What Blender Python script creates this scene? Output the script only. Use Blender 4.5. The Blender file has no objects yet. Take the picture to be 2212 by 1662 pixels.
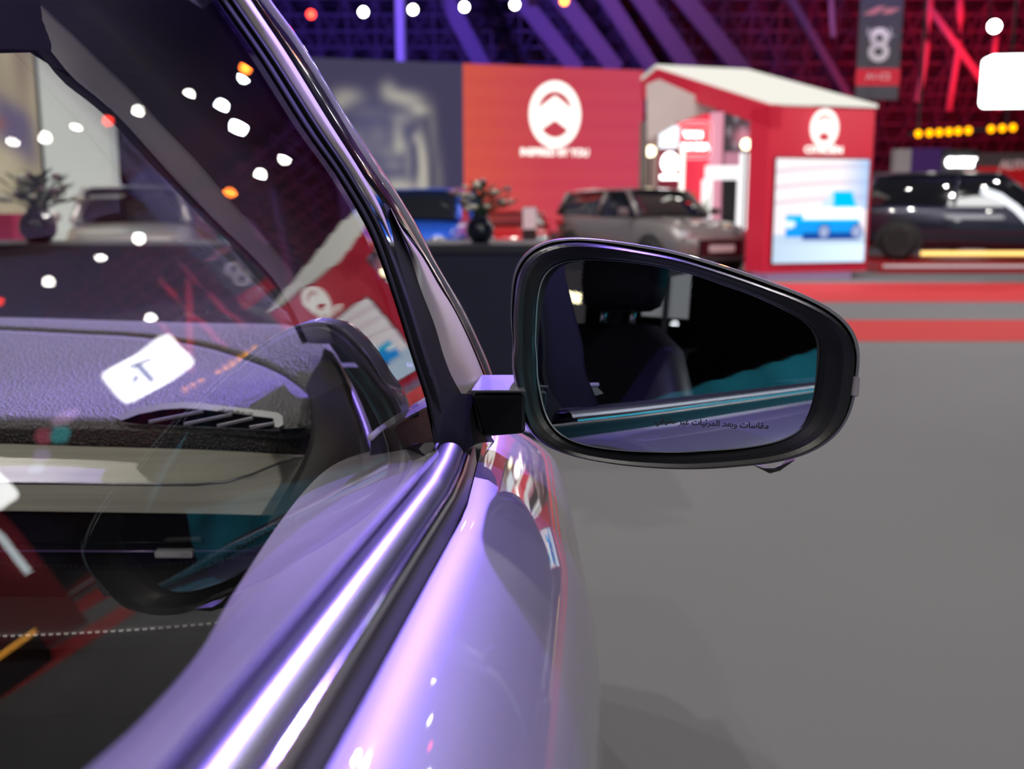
import bpy, bmesh, math, random
import numpy as np
from mathutils import Vector, Matrix
random.seed(7)
S = bpy.context.scene
COL = S.collection
# ------------------------------------------------------------------ camera
FPX = 2240.0
TH = math.atan((831 - 440) / FPX)
CAM = np.array([0, 0, 1.2])
cd = bpy.data.cameras.new('camera'); cam = bpy.data.objects.new('camera', cd); COL.objects.link(cam)
cd.sensor_width = 36; cd.lens = FPX * 36 / 2212; cd.clip_start = .02; cd.clip_end = 300
cam.location = (0, 0, 1.2); cam.rotation_euler = (math.pi / 2 - TH, 0, 0)
cd.dof.use_dof = True; cd.dof.focus_distance = .76; cd.dof.aperture_fstop = 6.6; cd.dof.aperture_blades = 9
S.camera = cam
S.view_settings.view_transform = 'Standard'; S.view_settings.look = 'None'; S.view_settings.gamma = 1
S.view_settings.use_curve_mapping = False; S.view_settings.exposure = 0
S.cycles.use_denoising = True
S.cycles.max_bounces = 10; S.cycles.transparent_max_bounces = 16; S.cycles.glossy_bounces = 6
S.cycles.caustics_reflective = False; S.cycles.caustics_refractive = False
S.cycles.sample_clamp_indirect = 6; S.cycles.sample_clamp_direct = 0
# ------------------------------------------------------------------ world and lights
W = bpy.data.worlds.new('hall_air'); S.world = W; W.use_nodes = True
W.node_tree.nodes['Background'].inputs[0].default_value = (.30, .22, .62, 1)
W.node_tree.nodes['Background'].inputs[1].default_value = .035

def lamp(name, kind, loc, aim, power, color, radius=.1, cone=60, blend=.3, size=None, parent=None):
    l = bpy.data.lights.new(name, kind); l.energy = power; l.color = color
    if kind == 'SPOT':
        l.spot_size = math.radians(cone); l.spot_blend = blend; l.shadow_soft_size = radius
    elif kind == 'AREA':
        l.shape = 'RECTANGLE'; l.size, l.size_y = size
    else:
        l.shadow_soft_size = radius
    o = bpy.data.objects.new(name, l); COL.objects.link(o); o.location = loc
    d = Vector(aim) - Vector(loc); o.rotation_euler = d.to_track_quat('-Z', 'Y').to_euler()
    return o
PURPLE = (.30, .19, 1.0)
lamp('purple_stage_beam', 'SPOT', (.78, 12.6, 6.7), (-.45, .65, 1.05), 8600, PURPLE, .06, 9.5, .25)
lamp('purple_stage_beam_high', 'SPOT', (.35, 6.2, 8.4), (-.28, .55, 1.05), 3200, PURPLE, .05, 10, .4)
lamp('purple_pillar_spot', 'SPOT', (3.5, 2.2, 8.0), (-.17, .60, 1.40), 5200, (.36, .24, 1), .05, 5, 1)
lamp('stand_lamp_behind', 'SPOT', (3.2, -7.0, 4.6), (-.5, .9, 1.0), 800, (1, .97, .9), .06, 40, .6)
lamp('cabin_fill_light', 'SPOT', (-.75, .30, 1.38), (-.6, 1.1, 1.05), 7.5, (1, .93, .82), .018, 140, .5)  # invented fill lamp, brightens the inner pillar trim and dashboard
lamp('rafter_violet_wash', 'SPOT', (4, 12, 5), (9, 24, 15.4), 18000, (.24, .13, .85), .5, 84, 1)
for x, y, p in ((-5, 5, 750), (4, 6, 800), (5, 13, 900), (-4, 15, 1300), (10, 16, 700), (1.5, -3, 260), (-5, -5, 480), (6, -8, 420), (11, 8, 700), (-8, 10, 900), (0, 18, 500)):
    lamp('house_lamp', 'SPOT', (x, y, 9.0), (x, y, 0), p, (1, .96, .9), .12, 150, .4)
for x, y, p in ((.6, 13.2, 260), (2.4, 14.2, 260), (4.2, 13.6, 260), (-2.5, 12.5, 260), (-7, 12, 300), (7.5, 14, 90)):
    lamp('glint_spot', 'SPOT', (x, y, 6.5), (x * .95, y + 3, .5), p, (1, .97, .92), .05, 75, .5)  # unseen spots added to put glints on the display cars
lamp('ceiling_wash_purple', 'SPOT', (-6, 24, 4.5), (-4, 52, 9), 26000, (.22, .10, 1), .5, 70, 1)
lamp('ceiling_wash_violet', 'SPOT', (6, 26, 4.5), (10, 52, 9), 9000, (.55, .16, .55), .5, 60, 1)
lamp('ceiling_wash_red', 'SPOT', (24, 24, 3.5), (27, 50, 9), 17000, (1, .02, .05), .5, 55, 1)

# ------------------------------------------------------------------ geometry helpers
c_, s_ = math.cos(TH), math.sin(TH)
XV = np.array([1., 0, 0]); FV = np.array([0, c_, -s_]); UV = np.array([0, s_, c_])
def ray(px, py): return XV * (px - 1106) / FPX + UV * (831 - py) / FPX + FV
def atY(px, py, Y): d = ray(px, py); return CAM + d * (Y / d[1])
def atZ(px, py, z): d = ray(px, py); return CAM + d * ((z - 1.2) / d[2])
def atPlane(px, py, P, n): d = ray(px, py); return CAM + d * (np.dot(np.array(P) - CAM, n) / np.dot(d, n))
# car frame: B runs along the car, O outward, WU upward, all measured from the lens
B = np.array([.0762, .9946, -.0699]); B /= np.linalg.norm(B)
O = np.cross(B, [0, 0, 1.]); O /= np.linalg.norm(O)
WU = np.cross(O, B)
def car(X, Z, t): return CAM + O * X + WU * Z + B * t
RG = 1.5; T0 = math.radians(14.6)
G0 = car(-.098, -.116, .7)
CY = G0 - RG * (O * math.cos(T0) + WU * math.sin(T0))
def gpt(s, t, off=0):           # point on the side glass: height s above the belt, t along the car
    a = T0 + s / RG
    q = CY + (RG + off) * (O * math.cos(a) + WU * math.sin(a))
    return q + B * (t - .7)
def SG(px, py, off=0.):         # the point of the (offset) glass barrel seen at a pixel
    R = RG + off
    d = ray(px, py); d = d / np.linalg.norm(d)
    q = CAM - CY; q2 = q - (q @ B) * B; d2 = d - (d @ B) * B
    a = d2 @ d2; b = 2 * q2 @ d2; c = q2 @ q2 - R * R
    D = b * b - 4 * a * c
    if D < 0: D = 0
    k = (-b - math.sqrt(D)) / (2 * a)
    return CAM + d * k

def link(name, me, mat, parent=None, smooth=True, world=True):
    if smooth:
        me.polygons.foreach_set('use_smooth', [True] * len(me.polygons))
    o = bpy.data.objects.new(name, me); COL.objects.link(o)
    if mat is not None:
        if isinstance(mat, (list, tuple)):
            for m in mat: me.materials.append(m)
        elif not me.materials: me.materials.append(mat)
    if parent is not None:
        o.parent = parent
        if world: o.matrix_parent_inverse = wm(parent).inverted()
    return o
def wm(o):
    m = o.matrix_basis.copy() if o.parent is None else wm(o.parent) @ o.matrix_parent_inverse @ o.matrix_basis
    return m
def thing(name, label, cat, loc=(0, 0, 0), rz=0, group=None):
    o = bpy.data.objects.new(name, None); COL.objects.link(o); o.empty_display_size = .1
    o.location = loc; o.rotation_euler = (0, 0, rz)
    return tag(o, label, cat, group)
def tag(o, label=None, cat=None, group=None, kind=None):
    if label: o['label'] = label
    if cat: o['category'] = cat
    if group: o['group'] = group
    if kind: o['kind'] = kind
    return o
def struct(o): o['kind'] = 'structure'; return o
def copy_tree(o, parent=None):
    c = o.copy(); COL.objects.link(c)
    if parent is not None: c.parent = parent; c.matrix_parent_inverse = o.matrix_parent_inverse.copy()
    for ch in list(o.children): copy_tree(ch, c)
    return c

class MB:
    def __init__(s): s.v = []; s.f = []; s.m = []
    def add(s, vs, fs, mi=0):
        n = len(s.v); s.v += [tuple(map(float, p)) for p in vs]
        for f in fs: s.f.append([n + i for i in f]); s.m.append(mi)
        return s
    def box(s, lo, hi, M=None, mi=0):
        vs = [(x, y, z) for x in (lo[0], hi[0]) for y in (lo[1], hi[1]) for z in (lo[2], hi[2])]
        if M is not None: vs = [M @ Vector(p) for p in vs]
        return s.add(vs, [(0, 1, 3, 2), (4, 6, 7, 5), (0, 4, 5, 1), (2, 3, 7, 6), (0, 2, 6, 4), (1, 5, 7, 3)], mi)
    def bar(s, a, b, w, h=None, up=(0, 0, 1), mi=0):
        a = np.array(a, float); b = np.array(b, float); h = h or w
        d = b - a; d /= np.linalg.norm(d); u = np.cross(d, up)
        if np.linalg.norm(u) < 1e-4: u = np.cross(d, (1, 0, 0))
        u /= np.linalg.norm(u); v = np.cross(u, d)
        vs = [p + u * i * w / 2 + v * j * h / 2 for p in (a, b) for i, j in ((-1, -1), (1, -1), (1, 1), (-1, 1))]
        return s.add(vs, [(0, 1, 2, 3), (7, 6, 5, 4), (0, 4, 5, 1), (1, 5, 6, 2), (2, 6, 7, 3), (3, 7, 4, 0)], mi)
    def tube(s, pts, r, n=8, mi=0, cap=True):
        pts = [np.array(p, float) for p in pts]; rings = []
        for i, p in enumerate(pts):
            d = pts[min(i + 1, len(pts) - 1)] - pts[max(i - 1, 0)]; d /= np.linalg.norm(d)
            u = np.cross(d, (0, 0, 1.))
            if np.linalg.norm(u) < 1e-3: u = np.cross(d, (0, 1., 0))
            u /= np.linalg.norm(u); v = np.cross(u, d)
            rr = r[i] if isinstance(r, (list, tuple)) else r
            rings.append([p + rr * (u * math.cos(2 * math.pi * k / n) + v * math.sin(2 * math.pi * k / n)) for k in range(n)])
        return s.loft(rings, True, cap, mi)
    def loft(s, rings, closed=False, cap=False, mi=0):
        n = len(rings[0]); vs = [p for r in rings for p in r]; fs = []
        for i in range(len(rings) - 1):
            for j in range(n if closed else n - 1):
                k = (j + 1) % n
                fs.append((i * n + j, i * n + k, (i + 1) * n + k, (i + 1) * n + j))
        if cap:
            fs.append(tuple(range(n - 1, -1, -1))); fs.append(tuple((len(rings) - 1) * n + j for j in range(n)))
        return s.add(vs, fs, mi)
    def lathe(s, prof, c=(0, 0, 0), n=24, M=None, mi=0):
        rings = []
        for r, z in prof:
            ring = [Vector((r * math.cos(2 * math.pi * k / n), r * math.sin(2 * math.pi * k / n), z)) for k in range(n)]
            if M is not None: ring = [M @ p for p in ring]
            rings.append([np.array(p) + np.array(c) for p in ring])
        return s.loft(rings, True, True, mi)
    def prism(s, poly, dvec, mi=0):
        n = len(poly); poly = [np.array(p, float) for p in poly]; d = np.array(dvec, float)
        vs = poly + [p + d for p in poly]
        return s.add(vs, [tuple(range(n)), tuple(range(2 * n - 1, n - 1, -1))] + [(i, i + n, (i + 1) % n + n, (i + 1) % n) for i in range(n)], mi)
    def mesh(s, name='m'):
        me = bpy.data.meshes.new(name); me.from_pydata(s.v, [], s.f); me.update()
        me.polygons.foreach_set('material_index', s.m)
        bm = bmesh.new(); bm.from_mesh(me); bmesh.ops.recalc_face_normals(bm, faces=bm.faces); bm.to_mesh(me); bm.free()
        return me
    def build(s, name, mat, parent=None, smooth=False, world=True, bevel=0):
        o = link(name, s.mesh(name), mat, parent, smooth, world)
        if bevel:
            m = o.modifiers.new('bevel', 'BEVEL'); m.width = bevel; m.segments = 2; m.limit_method = 'ANGLE'
        return o

def resample(pts, n):
    """even resample of a polyline of points by Catmull-Rom"""
    P = np.array(pts, float)
    d = np.r_[0, np.cumsum(np.linalg.norm(np.diff(P, axis=0), axis=1))]
    u = np.linspace(0, d[-1], n); out = []
    for x in u:
        i = min(max(np.searchsorted(d, x, 'right') - 1, 0), len(P) - 2)
        h = d[i + 1] - d[i]; t = (x - d[i]) / h if h else 0
        p0 = P[i - 1] if i > 0 else 2 * P[0] - P[1]
        p3 = P[i + 2] if i + 2 < len(P) else 2 * P[-1] - P[-2]
        hm = d[i] - d[i - 1] if i > 0 else h; hp = d[i + 2] - d[i + 1] if i + 2 < len(P) else h
        m1 = ((P[i + 1] - p0) / (h + hm)) * h; m2 = ((p3 - P[i]) / (h + hp)) * h
        out.append((2 * t**3 - 3 * t**2 + 1) * P[i] + (t**3 - 2 * t**2 + t) * m1 + (-2 * t**3 + 3 * t**2) * P[i + 1] + (t**3 - t**2) * m2)
    return out
def sheet(curves, n=40, sub=1, solid=0, name='panel', mat=None, parent=None, off=-1, smooth=True):
    """a surface through several 3-D curves"""
    rows = [resample(c, n) for c in curves]
    if sub > 1 and len(rows) > 2:
        cols = list(zip(*rows)); cols = [resample(c, (len(rows) - 1) * sub + 1) for c in cols]; rows = list(zip(*cols))
    mb = MB().loft(rows)
    o = mb.build(name, mat, parent, smooth)
    if solid:
        m = o.modifiers.new('thickness', 'SOLIDIFY'); m.thickness = solid; m.offset = off
    return o

# ------------------------------------------------------------------ materials
def mat(name, color=(.5, .5, .5), rough=.5, metal=0., coat=0., coat_rough=.03, emit=0., ecol=None, spec=.5, var=.0, scale=20, bump=0., bscale=200, trans=0., sheen=0., bdist=.001):
    m = bpy.data.materials.new(name); m.use_nodes = True; nt = m.node_tree; b = nt.nodes['Principled BSDF']
    col = tuple(color) + (1,)
    b.inputs['Base Color'].default_value = col; b.inputs['Roughness'].default_value = rough; b.inputs['Metallic'].default_value = metal
    b.inputs['Coat Weight'].default_value = coat; b.inputs['Coat Roughness'].default_value = coat_rough
    b.inputs['Specular IOR Level'].default_value = spec; b.inputs['Transmission Weight'].default_value = trans
    if emit:
        b.inputs['Emission Color'].default_value = tuple(ecol or color) + (1,); b.inputs['Emission Strength'].default_value = emit
    tc = nt.nodes.new('ShaderNodeTexCoord')
    if var:
        nz = nt.nodes.new('ShaderNodeTexNoise'); nz.inputs['Scale'].default_value = scale; nz.inputs['Detail'].default_value = 4
        nt.links.new(tc.outputs['Object'], nz.inputs['Vector'])
        mx = nt.nodes.new('ShaderNodeMix'); mx.data_type = 'RGBA'
        mx.inputs[6].default_value = tuple(c * (1 - var) for c in color) + (1,); mx.inputs[7].default_value = tuple(min(1, c * (1 + var)) for c in color) + (1,)
        nt.links.new(nz.outputs['Fac'], mx.inputs[0]); nt.links.new(mx.outputs[2], b.inputs['Base Color'])
    if bump:
        nz = nt.nodes.new('ShaderNodeTexVoronoi'); nz.inputs['Scale'].default_value = bscale
        nt.links.new(tc.outputs['Object'], nz.inputs['Vector'])
        bp = nt.nodes.new('ShaderNodeBump'); bp.inputs['Strength'].default_value = bump; bp.inputs['Distance'].default_value = bdist
        nt.links.new(nz.outputs['Distance'], bp.inputs['Height']); nt.links.new(bp.outputs['Normal'], b.inputs['Normal'])
    return m
def emis(name, color, strength=1., back=None):
    m = bpy.data.materials.new(name); m.use_nodes = True; nt = m.node_tree; nt.nodes.clear()
    e = nt.nodes.new('ShaderNodeEmission'); e.inputs[0].default_value = tuple(color) + (1,); e.inputs[1].default_value = strength
    o = nt.nodes.new('ShaderNodeOutputMaterial'); nt.links.new(e.outputs[0], o.inputs[0]); return m
def screen_mat(name, strength=1., lines=0):
    m = bpy.data.materials.new(name); m.use_nodes = True; nt = m.node_tree; nt.nodes.clear()
    e = nt.nodes.new('ShaderNodeEmission'); a = nt.nodes.new('ShaderNodeVertexColor'); a.layer_name = 'picture'
    nt.links.new(a.outputs[0], e.inputs[0]); e.inputs[1].default_value = strength
    o = nt.nodes.new('ShaderNodeOutputMaterial'); nt.links.new(e.outputs[0], o.inputs[0]); return m
def glass_mat(name, tint=(.95, .95, .96), f0=.08, power=4.0, rough=0.0):
    m = bpy.data.materials.new(name); m.use_nodes = True; nt = m.node_tree; nt.nodes.clear(); N = nt.nodes.new; L = nt.links.new
    g = N('ShaderNodeNewGeometry'); dot = N('ShaderNodeVectorMath'); dot.operation = 'DOT_PRODUCT'
    L(g.outputs['Incoming'], dot.inputs[0]); L(g.outputs['Normal'], dot.inputs[1])
    ab = N('ShaderNodeMath'); ab.operation = 'ABSOLUTE'; L(dot.outputs['Value'], ab.inputs[0])
    om = N('ShaderNodeMath'); om.operation = 'SUBTRACT'; om.inputs[0].default_value = 1; L(ab.outputs[0], om.inputs[1])
    pw = N('ShaderNodeMath'); pw.operation = 'POWER'; L(om.outputs[0], pw.inputs[0]); pw.inputs[1].default_value = power
    ml = N('ShaderNodeMath'); ml.operation = 'MULTIPLY_ADD'; L(pw.outputs[0], ml.inputs[0]); ml.inputs[1].default_value = 1 - f0; ml.inputs[2].default_value = f0
    t = N('ShaderNodeBsdfTransparent'); t.inputs[0].default_value = tuple(tint) + (1,)
    gl = N('ShaderNodeBsdfGlossy'); gl.inputs['Roughness'].default_value = rough
    mx = N('ShaderNodeMixShader'); L(ml.outputs[0], mx.inputs[0]); L(t.outputs[0], mx.inputs[1]); L(gl.outputs[0], mx.inputs[2])
    o = N('ShaderNodeOutputMaterial'); L(mx.outputs[0], o.inputs[0]); return m
def brushed(name, c1, c2, rough=.35, metal=.3, axis_scale=(3, 3, 160)):
    m = mat(name, c1, rough, metal); nt = m.node_tree; b = nt.nodes['Principled BSDF']; tc = [n for n in nt.nodes if n.type == 'TEX_COORD'][0]
    mp = nt.nodes.new('ShaderNodeMapping'); mp.inputs['Scale'].default_value = axis_scale; nt.links.new(tc.outputs['Object'], mp.inputs[0])
    nz = nt.nodes.new('ShaderNodeTexNoise'); nz.inputs['Scale'].default_value = 1; nz.inputs['Detail'].default_value = 6; nt.links.new(mp.outputs[0], nz.inputs['Vector'])
    r = nt.nodes.new('ShaderNodeValToRGB'); r.color_ramp.elements[0].position = .35; r.color_ramp.elements[1].position = .68
    r.color_ramp.elements[0].color = tuple(c1) + (1,); r.color_ramp.elements[1].color = tuple(c2) + (1,)
    nt.links.new(nz.outputs['Fac'], r.inputs[0]); nt.links.new(r.outputs[0], b.inputs['Base Color']); return m

def paint(name, col, metal=.75, rough=.36, coat=1.):
    m = mat(name, col, rough, metal, coat, .02); nt = m.node_tree; b = nt.nodes['Principled BSDF']
    tc = [n for n in nt.nodes if n.type == 'TEX_COORD'][0]
    nz = nt.nodes.new('ShaderNodeTexNoise'); nz.inputs['Scale'].default_value = 2500; nt.links.new(tc.outputs['Object'], nz.inputs['Vector'])
    mx = nt.nodes.new('ShaderNodeMix'); mx.data_type = 'RGBA'; mx.inputs[6].default_value = tuple(c * .85 for c in col) + (1,); mx.inputs[7].default_value = tuple(min(1, c * 1.15) for c in col) + (1,)
    nt.links.new(nz.outputs['Fac'], mx.inputs[0]); nt.links.new(mx.outputs[2], b.inputs['Base Color']); return m

M = {}
M['paint'] = paint('silver_car_paint', (.235, .225, .255), .42, .44)
M['black_satin'] = mat('black_satin_plastic', (.007, .007, .010), .38, var=.15, scale=60)
M['black_matte'] = mat('black_rubber', (.007, .007, .009), .6, var=.2, scale=80)
M['black_gloss'] = mat('piano_black', (.008, .008, .01), .12, coat=1)
M['seal'] = mat('grey_rubber_seal', (.05, .05, .055), .38, var=.1)
M['frame'] = mat('matte_black_frame', (.008, .008, .011), .75, spec=.12)
M['gap'] = mat('black_gap_trim', (.01, .01, .012), .3)
M['chrome'] = mat('satin_chrome', (.75, .76, .8), .10, 1.)
M['chrome_soft'] = mat('dark_satin_chrome', (.30, .30, .34), .33, 1.)
M['glass'] = glass_mat('window_glass')
M['wglass'] = glass_mat('windshield_glass', (.96, .97, .97), .04, 5)
M['dash'] = mat('grained_dashboard_skin', (.25, .242, .25), .48, var=.12, scale=300, bump=1., bscale=300, bdist=.004)
M['dash2'] = mat('soft_black_dash_edge', (.05, .048, .05), .45, bump=1., bscale=300, bdist=.004)
M['dashplain'] = mat('dashboard_surround', (.10, .095, .105), .38, var=.1)
M['trim'] = brushed('brushed_beige_trim', (.62, .61, .52), (.80, .79, .68), .4, .1)
M['mirror'] = mat('tinted_mirror_silver', (.62, .68, .78), .0, 1.)
M['pillartrim'] = mat('grey_pillar_fabric', (.62, .60, .64), .8, var=.15, scale=900)
M['darktrim'] = mat('dark_cabin_plastic', (.018, .016, .022), .6, var=.2)
M['seat'] = mat('dark_seat_leather', (.03, .026, .04), .5, bump=.3, bscale=300)
M['doortrim'] = mat('soft_grey_door_top', (.55, .50, .56), .42, var=.05, scale=60, bump=.15, bscale=900)
M['rose'] = mat('satin_silver_sail', (.60, .50, .54), .38, .35, var=.08, scale=1200)
M['stitch'] = mat('white_thread', (.7, .7, .68), .7)
M['lens'] = mat('pink_clear_lens', (.45, .38, .44), .08, 0, 1., trans=.4)
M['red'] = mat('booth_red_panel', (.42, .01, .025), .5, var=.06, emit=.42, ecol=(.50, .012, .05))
M['white_lit'] = emis('warm_white_glow', (1, .96, .86), 1.6)
M['white_hot'] = emis('white_sign_glow', (1, 1, 1), 5)
M['logo'] = emis('logo_white_glow', (1, .97, .90), 1.5)
M['lamp_hot'] = emis('spotlight_lens_glow', (1, .97, .9), 60)
M['lamp_red'] = emis('red_lamp_glow', (1, .05, .03), 12)
M['orange'] = emis('amber_lamp_glow', (1, .36, .0), 3)
M['dark'] = mat('dark_fixture', (.02, .02, .025), .6)
M['steel'] = mat('grey_steel_truss', (.22, .2, .24), .6)
M['navy'] = mat('navy_counter_cloth', (.024, .024, .06), .8, var=.12, scale=40)
M['tyre'] = mat('black_tyre', (.012, .012, .013), .7)
M['rim'] = mat('alloy_wheel', (.35, .35, .38), .25, .9)
M['cglass'] = mat('dark_car_glass', (.01, .012, .016), .04, 0, 1., spec=.8)
M['head'] = mat('headlamp_lens', (.5, .5, .55), .08, .6, 1.)

def text(s, size, mat_, name, parent=None, ext=.002, M4=None, align='CENTER', bold=0, sx=1.):
    c = bpy.data.curves.new('t', 'FONT'); c.body = s; c.size = size; c.align_x = align; c.extrude = ext; c.offset = bold
    o = bpy.data.objects.new('t', c); COL.objects.link(o)
    dg = bpy.context.evaluated_depsgraph_get(); me = bpy.data.meshes.new_from_object(o.evaluated_get(dg))
    bpy.data.objects.remove(o); bpy.data.curves.remove(c)
    me.transform(Matrix.Diagonal((sx, 1, 1, 1)))
    if M4 is not None: me.transform(M4)
    me.materials.clear()
    return link(name, me, mat_, parent, False)
def frame(P, xdir, ydir):
    x = Vector(xdir).normalized(); y = Vector(ydir).normalized(); z = x.cross(y).normalized(); y = z.cross(x)
    m = Matrix((x, y, z)).transposed().to_4x4(); m.translation = Vector(P); return m
def picture(fn, w, h, nx, ny, M4, mt, name, parent=None, thick=.03):
    """flat screen: colours from fn(u,v), u,v in 0..1 (v up), w by h centred on M4"""
    vs = []; fs = []
    for j in range(ny + 1):
        for i in range(nx + 1):
            vs.append(M4 @ Vector(((i / nx - .5) * w, (j / ny - .5) * h, 0)))
    for j in range(ny):
        for i in range(nx):
            a = j * (nx + 1) + i; fs.append((a, a + 1, a + nx + 2, a + nx + 1))
    me = bpy.data.meshes.new(name); me.from_pydata(vs, [], fs); me.update()
    at = me.color_attributes.new('picture', 'FLOAT_COLOR', 'POINT')
    buf = []
    for j in range(ny + 1):
        for i in range(nx + 1): buf += list(fn(i / nx, j / ny)) + [1.]
    at.data.foreach_set('color', buf)
    return link(name, me, mt, parent, False)

def emblem(M4, W_, H_, m, name, parent, ext=.03):
    """oval with two chevron-shaped openings"""
    mb = MB(); n = 48
    def pt(x, y, z=0): return M4 @ Vector((x, y, z))
    a, b = W_ / 2, H_ / 2; ai, bi = a * .70, b * .70
    out = [(a * math.cos(t), b * math.sin(t)) for t in np.linspace(0, 2 * math.pi, n, endpoint=False)]
    inn = [(ai * math.cos(t), bi * math.sin(t)) for t in np.linspace(0, 2 * math.pi, n, endpoint=False)]
    for z0, z1 in ((0, ext),):
        r0 = [pt(x, y, z1) for x, y in out]; r1 = [pt(x, y, z1) for x, y in inn]
        mb.loft([r0, r1], True); mb.loft([[pt(x, y, 0) for x, y in out], r0], True); mb.loft([r1, [pt(x, y, 0) for x, y in inn]], True)
    # the solid chevron band across the middle
    apex, lo, foot = b * .56, b * .22, -b * .08
    xs = np.linspace(-ai, ai, 25); top = []; bot = []
    for x in xs:
        e = bi * math.sqrt(max(0, 1 - (x / ai) ** 2))
        yt = apex - abs(x) * (apex - lo) / (ai * .82); yb = -b * .16 - abs(x) * .62 * (b / a) * .9
        yt = min(yt, e); yb = max(yb, -e)
        top.append(pt(x, max(yt, yb), ext)); bot.append(pt(x, yb, ext))
    mb.loft([top, bot]); mb.loft([[p - (pt(0, 0, ext) - pt(0, 0, 0)) for p in top], top]); mb.loft([bot, [p - (pt(0, 0, ext) - pt(0, 0, 0)) for p in bot]])
    return mb.build(name, m, parent)

# ================================================================== SETTING
def floor_material():
    m = mat('grey_exhibition_carpet', (.20, .195, .195), .75, spec=.25); nt = m.node_tree; b = nt.nodes['Principled BSDF']
    tc = [n for n in nt.nodes if n.type == 'TEX_COORD'][0]
    n1 = nt.nodes.new('ShaderNodeTexNoise'); n1.inputs['Scale'].default_value = .35; n2 = nt.nodes.new('ShaderNodeTexNoise'); n2.inputs['Scale'].default_value = 180
    for n in (n1, n2): nt.links.new(tc.outputs['Object'], n.inputs['Vector'])
    ad = nt.nodes.new('ShaderNodeMath'); ad.operation = 'ADD'; nt.links.new(n1.outputs[0], ad.inputs[0]); nt.links.new(n2.outputs[0], ad.inputs[1])
    r = nt.nodes.new('ShaderNodeValToRGB'); r.color_ramp.elements[0].position = .35; r.color_ramp.elements[1].position = .65
    ml = nt.nodes.new('ShaderNodeMath'); ml.operation = 'MULTIPLY'; ml.inputs[1].default_value = .5; nt.links.new(ad.outputs[0], ml.inputs[0])
    nt.links.new(ml.outputs[0], r.inputs[0]); r.color_ramp.elements[0].color = (.165, .162, .175, 1); r.color_ramp.elements[1].color = (.20, .197, .212, 1)
    nt.links.new(r.outputs[0], b.inputs['Base Color']); return m
struct(MB().box((-45, -25, -.1), (60, 61, 0)).build('floor', floor_material()))
struct(MB().box((-45, 60.5, 0), (60, 61, 16)).build('wall_far', mat('dark_hall_wall', (.05, .045, .06), .8)))
struct(MB().box((-45, -25, 15.5), (60, 61, 16)).build('ceiling', mat('dark_hall_ceiling', (.10, .09, .12), .9)))
struct(MB().box((-45, -25, 0), (-44.5, 61, 16)).build('wall_left', mat('dark_hall_side', (.03, .025, .05), .9)))
struct(MB().box((59.5, -25, 0), (60, 61, 16)).build('wall_right', mat('dark_hall_side_red', (.03, .025, .03), .9)))
struct(MB().box((-45, -25.5, 0), (60, -25, 16)).build('wall_back', mat('dark_hall_back', (.05, .045, .05), .9)))
# lattice roof structure
mb = MB()
for k in range(15):
    z = 3 + k * .72; mb.bar((-22, 55 - k * .25, z), (44, 55 - k * .25, z), .11)
for k in range(48):
    x = -22 + k * 1.4; mb.bar((x, 55, 2.5), (x, 51.2, 13.6), .08)
    mb.bar((x, 54.6, 2.5), (x + 5.5, 51, 13.4), .07); mb.bar((x, 54.6, 2.5), (x - 5.5, 51, 13.4), .07)
struct(mb.build('trim_1', mat('lattice_steel', (.13, .12, .15), .7)))

# broad slanting roof struts
STL = ('broad slanting roof strut whose foot meets the left half of the red video wall', 'broad slanting strut ending above the wall emblem, second from the left', 'third slanting roof strut from the left, purple-grey', 'thin slanting strut beside a wider one above the red wall end', 'slanting strut with a bright violet edge above the booth ridge', 'wide dusky violet strut running down to the booth roof ridge', 'wide slanting strut ending on the white booth roof', 'thin faint reddish strut slanting towards the hanging banner')
for k, (x0, y0, x1, y1, w) in enumerate(((955, -20, 1046, 150, 34), (1110, -20, 1245, 150, 34), (1200, -20, 1330, 150, 36), (1290, -20, 1400, 150, 16), (1300, -30, 1420, 160, 22), (1375, -20, 1490, 150, 38), (1455, -30, 1615, 168, 36), (1690, -30, 1850, 240, 14))):
    a = atY(x0, y0, 44); b = atY(x1, y1, 46)
    o = MB().bar(a, b, w / FPX * 44, .3, up=(0, 1, 0)).build('roof_strut', M['steel'])
    tag(o, STL[k], 'roof strut', 'slanting roof struts')

# red cables on the right
cab = mat('painted_roof_cable', (.6, .5, .5), .6)
for i, (pts, w, lab) in enumerate((
    ([(2010, -20), (2008, 40), (2003, 100), (1993, 160), (1980, 220)], 13, 'red-lit curved roof tube nearest the hanging banner'),
    ([(2072, -20), (2076, 40), (2072, 100), (2062, 150), (2048, 240)], 14, 'red-lit curved roof tube next to the white lamp'),
    ([(2150, 80), (2145, 130), (2135, 180)], 12, 'short red-lit roof tube beside the white sign'),
    ([(2010, 20), (2060, 90), (2110, 160), (2160, 235)], 15, 'red-lit roof tube slanting down behind the white sign'),
    ([(1795, -20), (1797, 30), (1800, 80)], 12, 'short faint red roof tube just before the banner'))):
    o = MB().tube([atY(x, y, 43) for x, y in pts], w / 2 / FPX * 43, 10).build('roof_tube', cab, smooth=True)
    tag(o, lab, 'roof tube')
for i, (x, y) in enumerate(((22, 30), (26, 30))):
    pass
lamp('cable_red_wash', 'SPOT', (20, 30, 3.6), (19, 43, 8.2), 15000, (1, .01, .03), .3, 50, 1)
lamp('cable_red_wash_high', 'SPOT', (30, 26, 3.6), (27, 43, 9.5), 10000, (1, .01, .03), .3, 60, 1)

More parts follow.
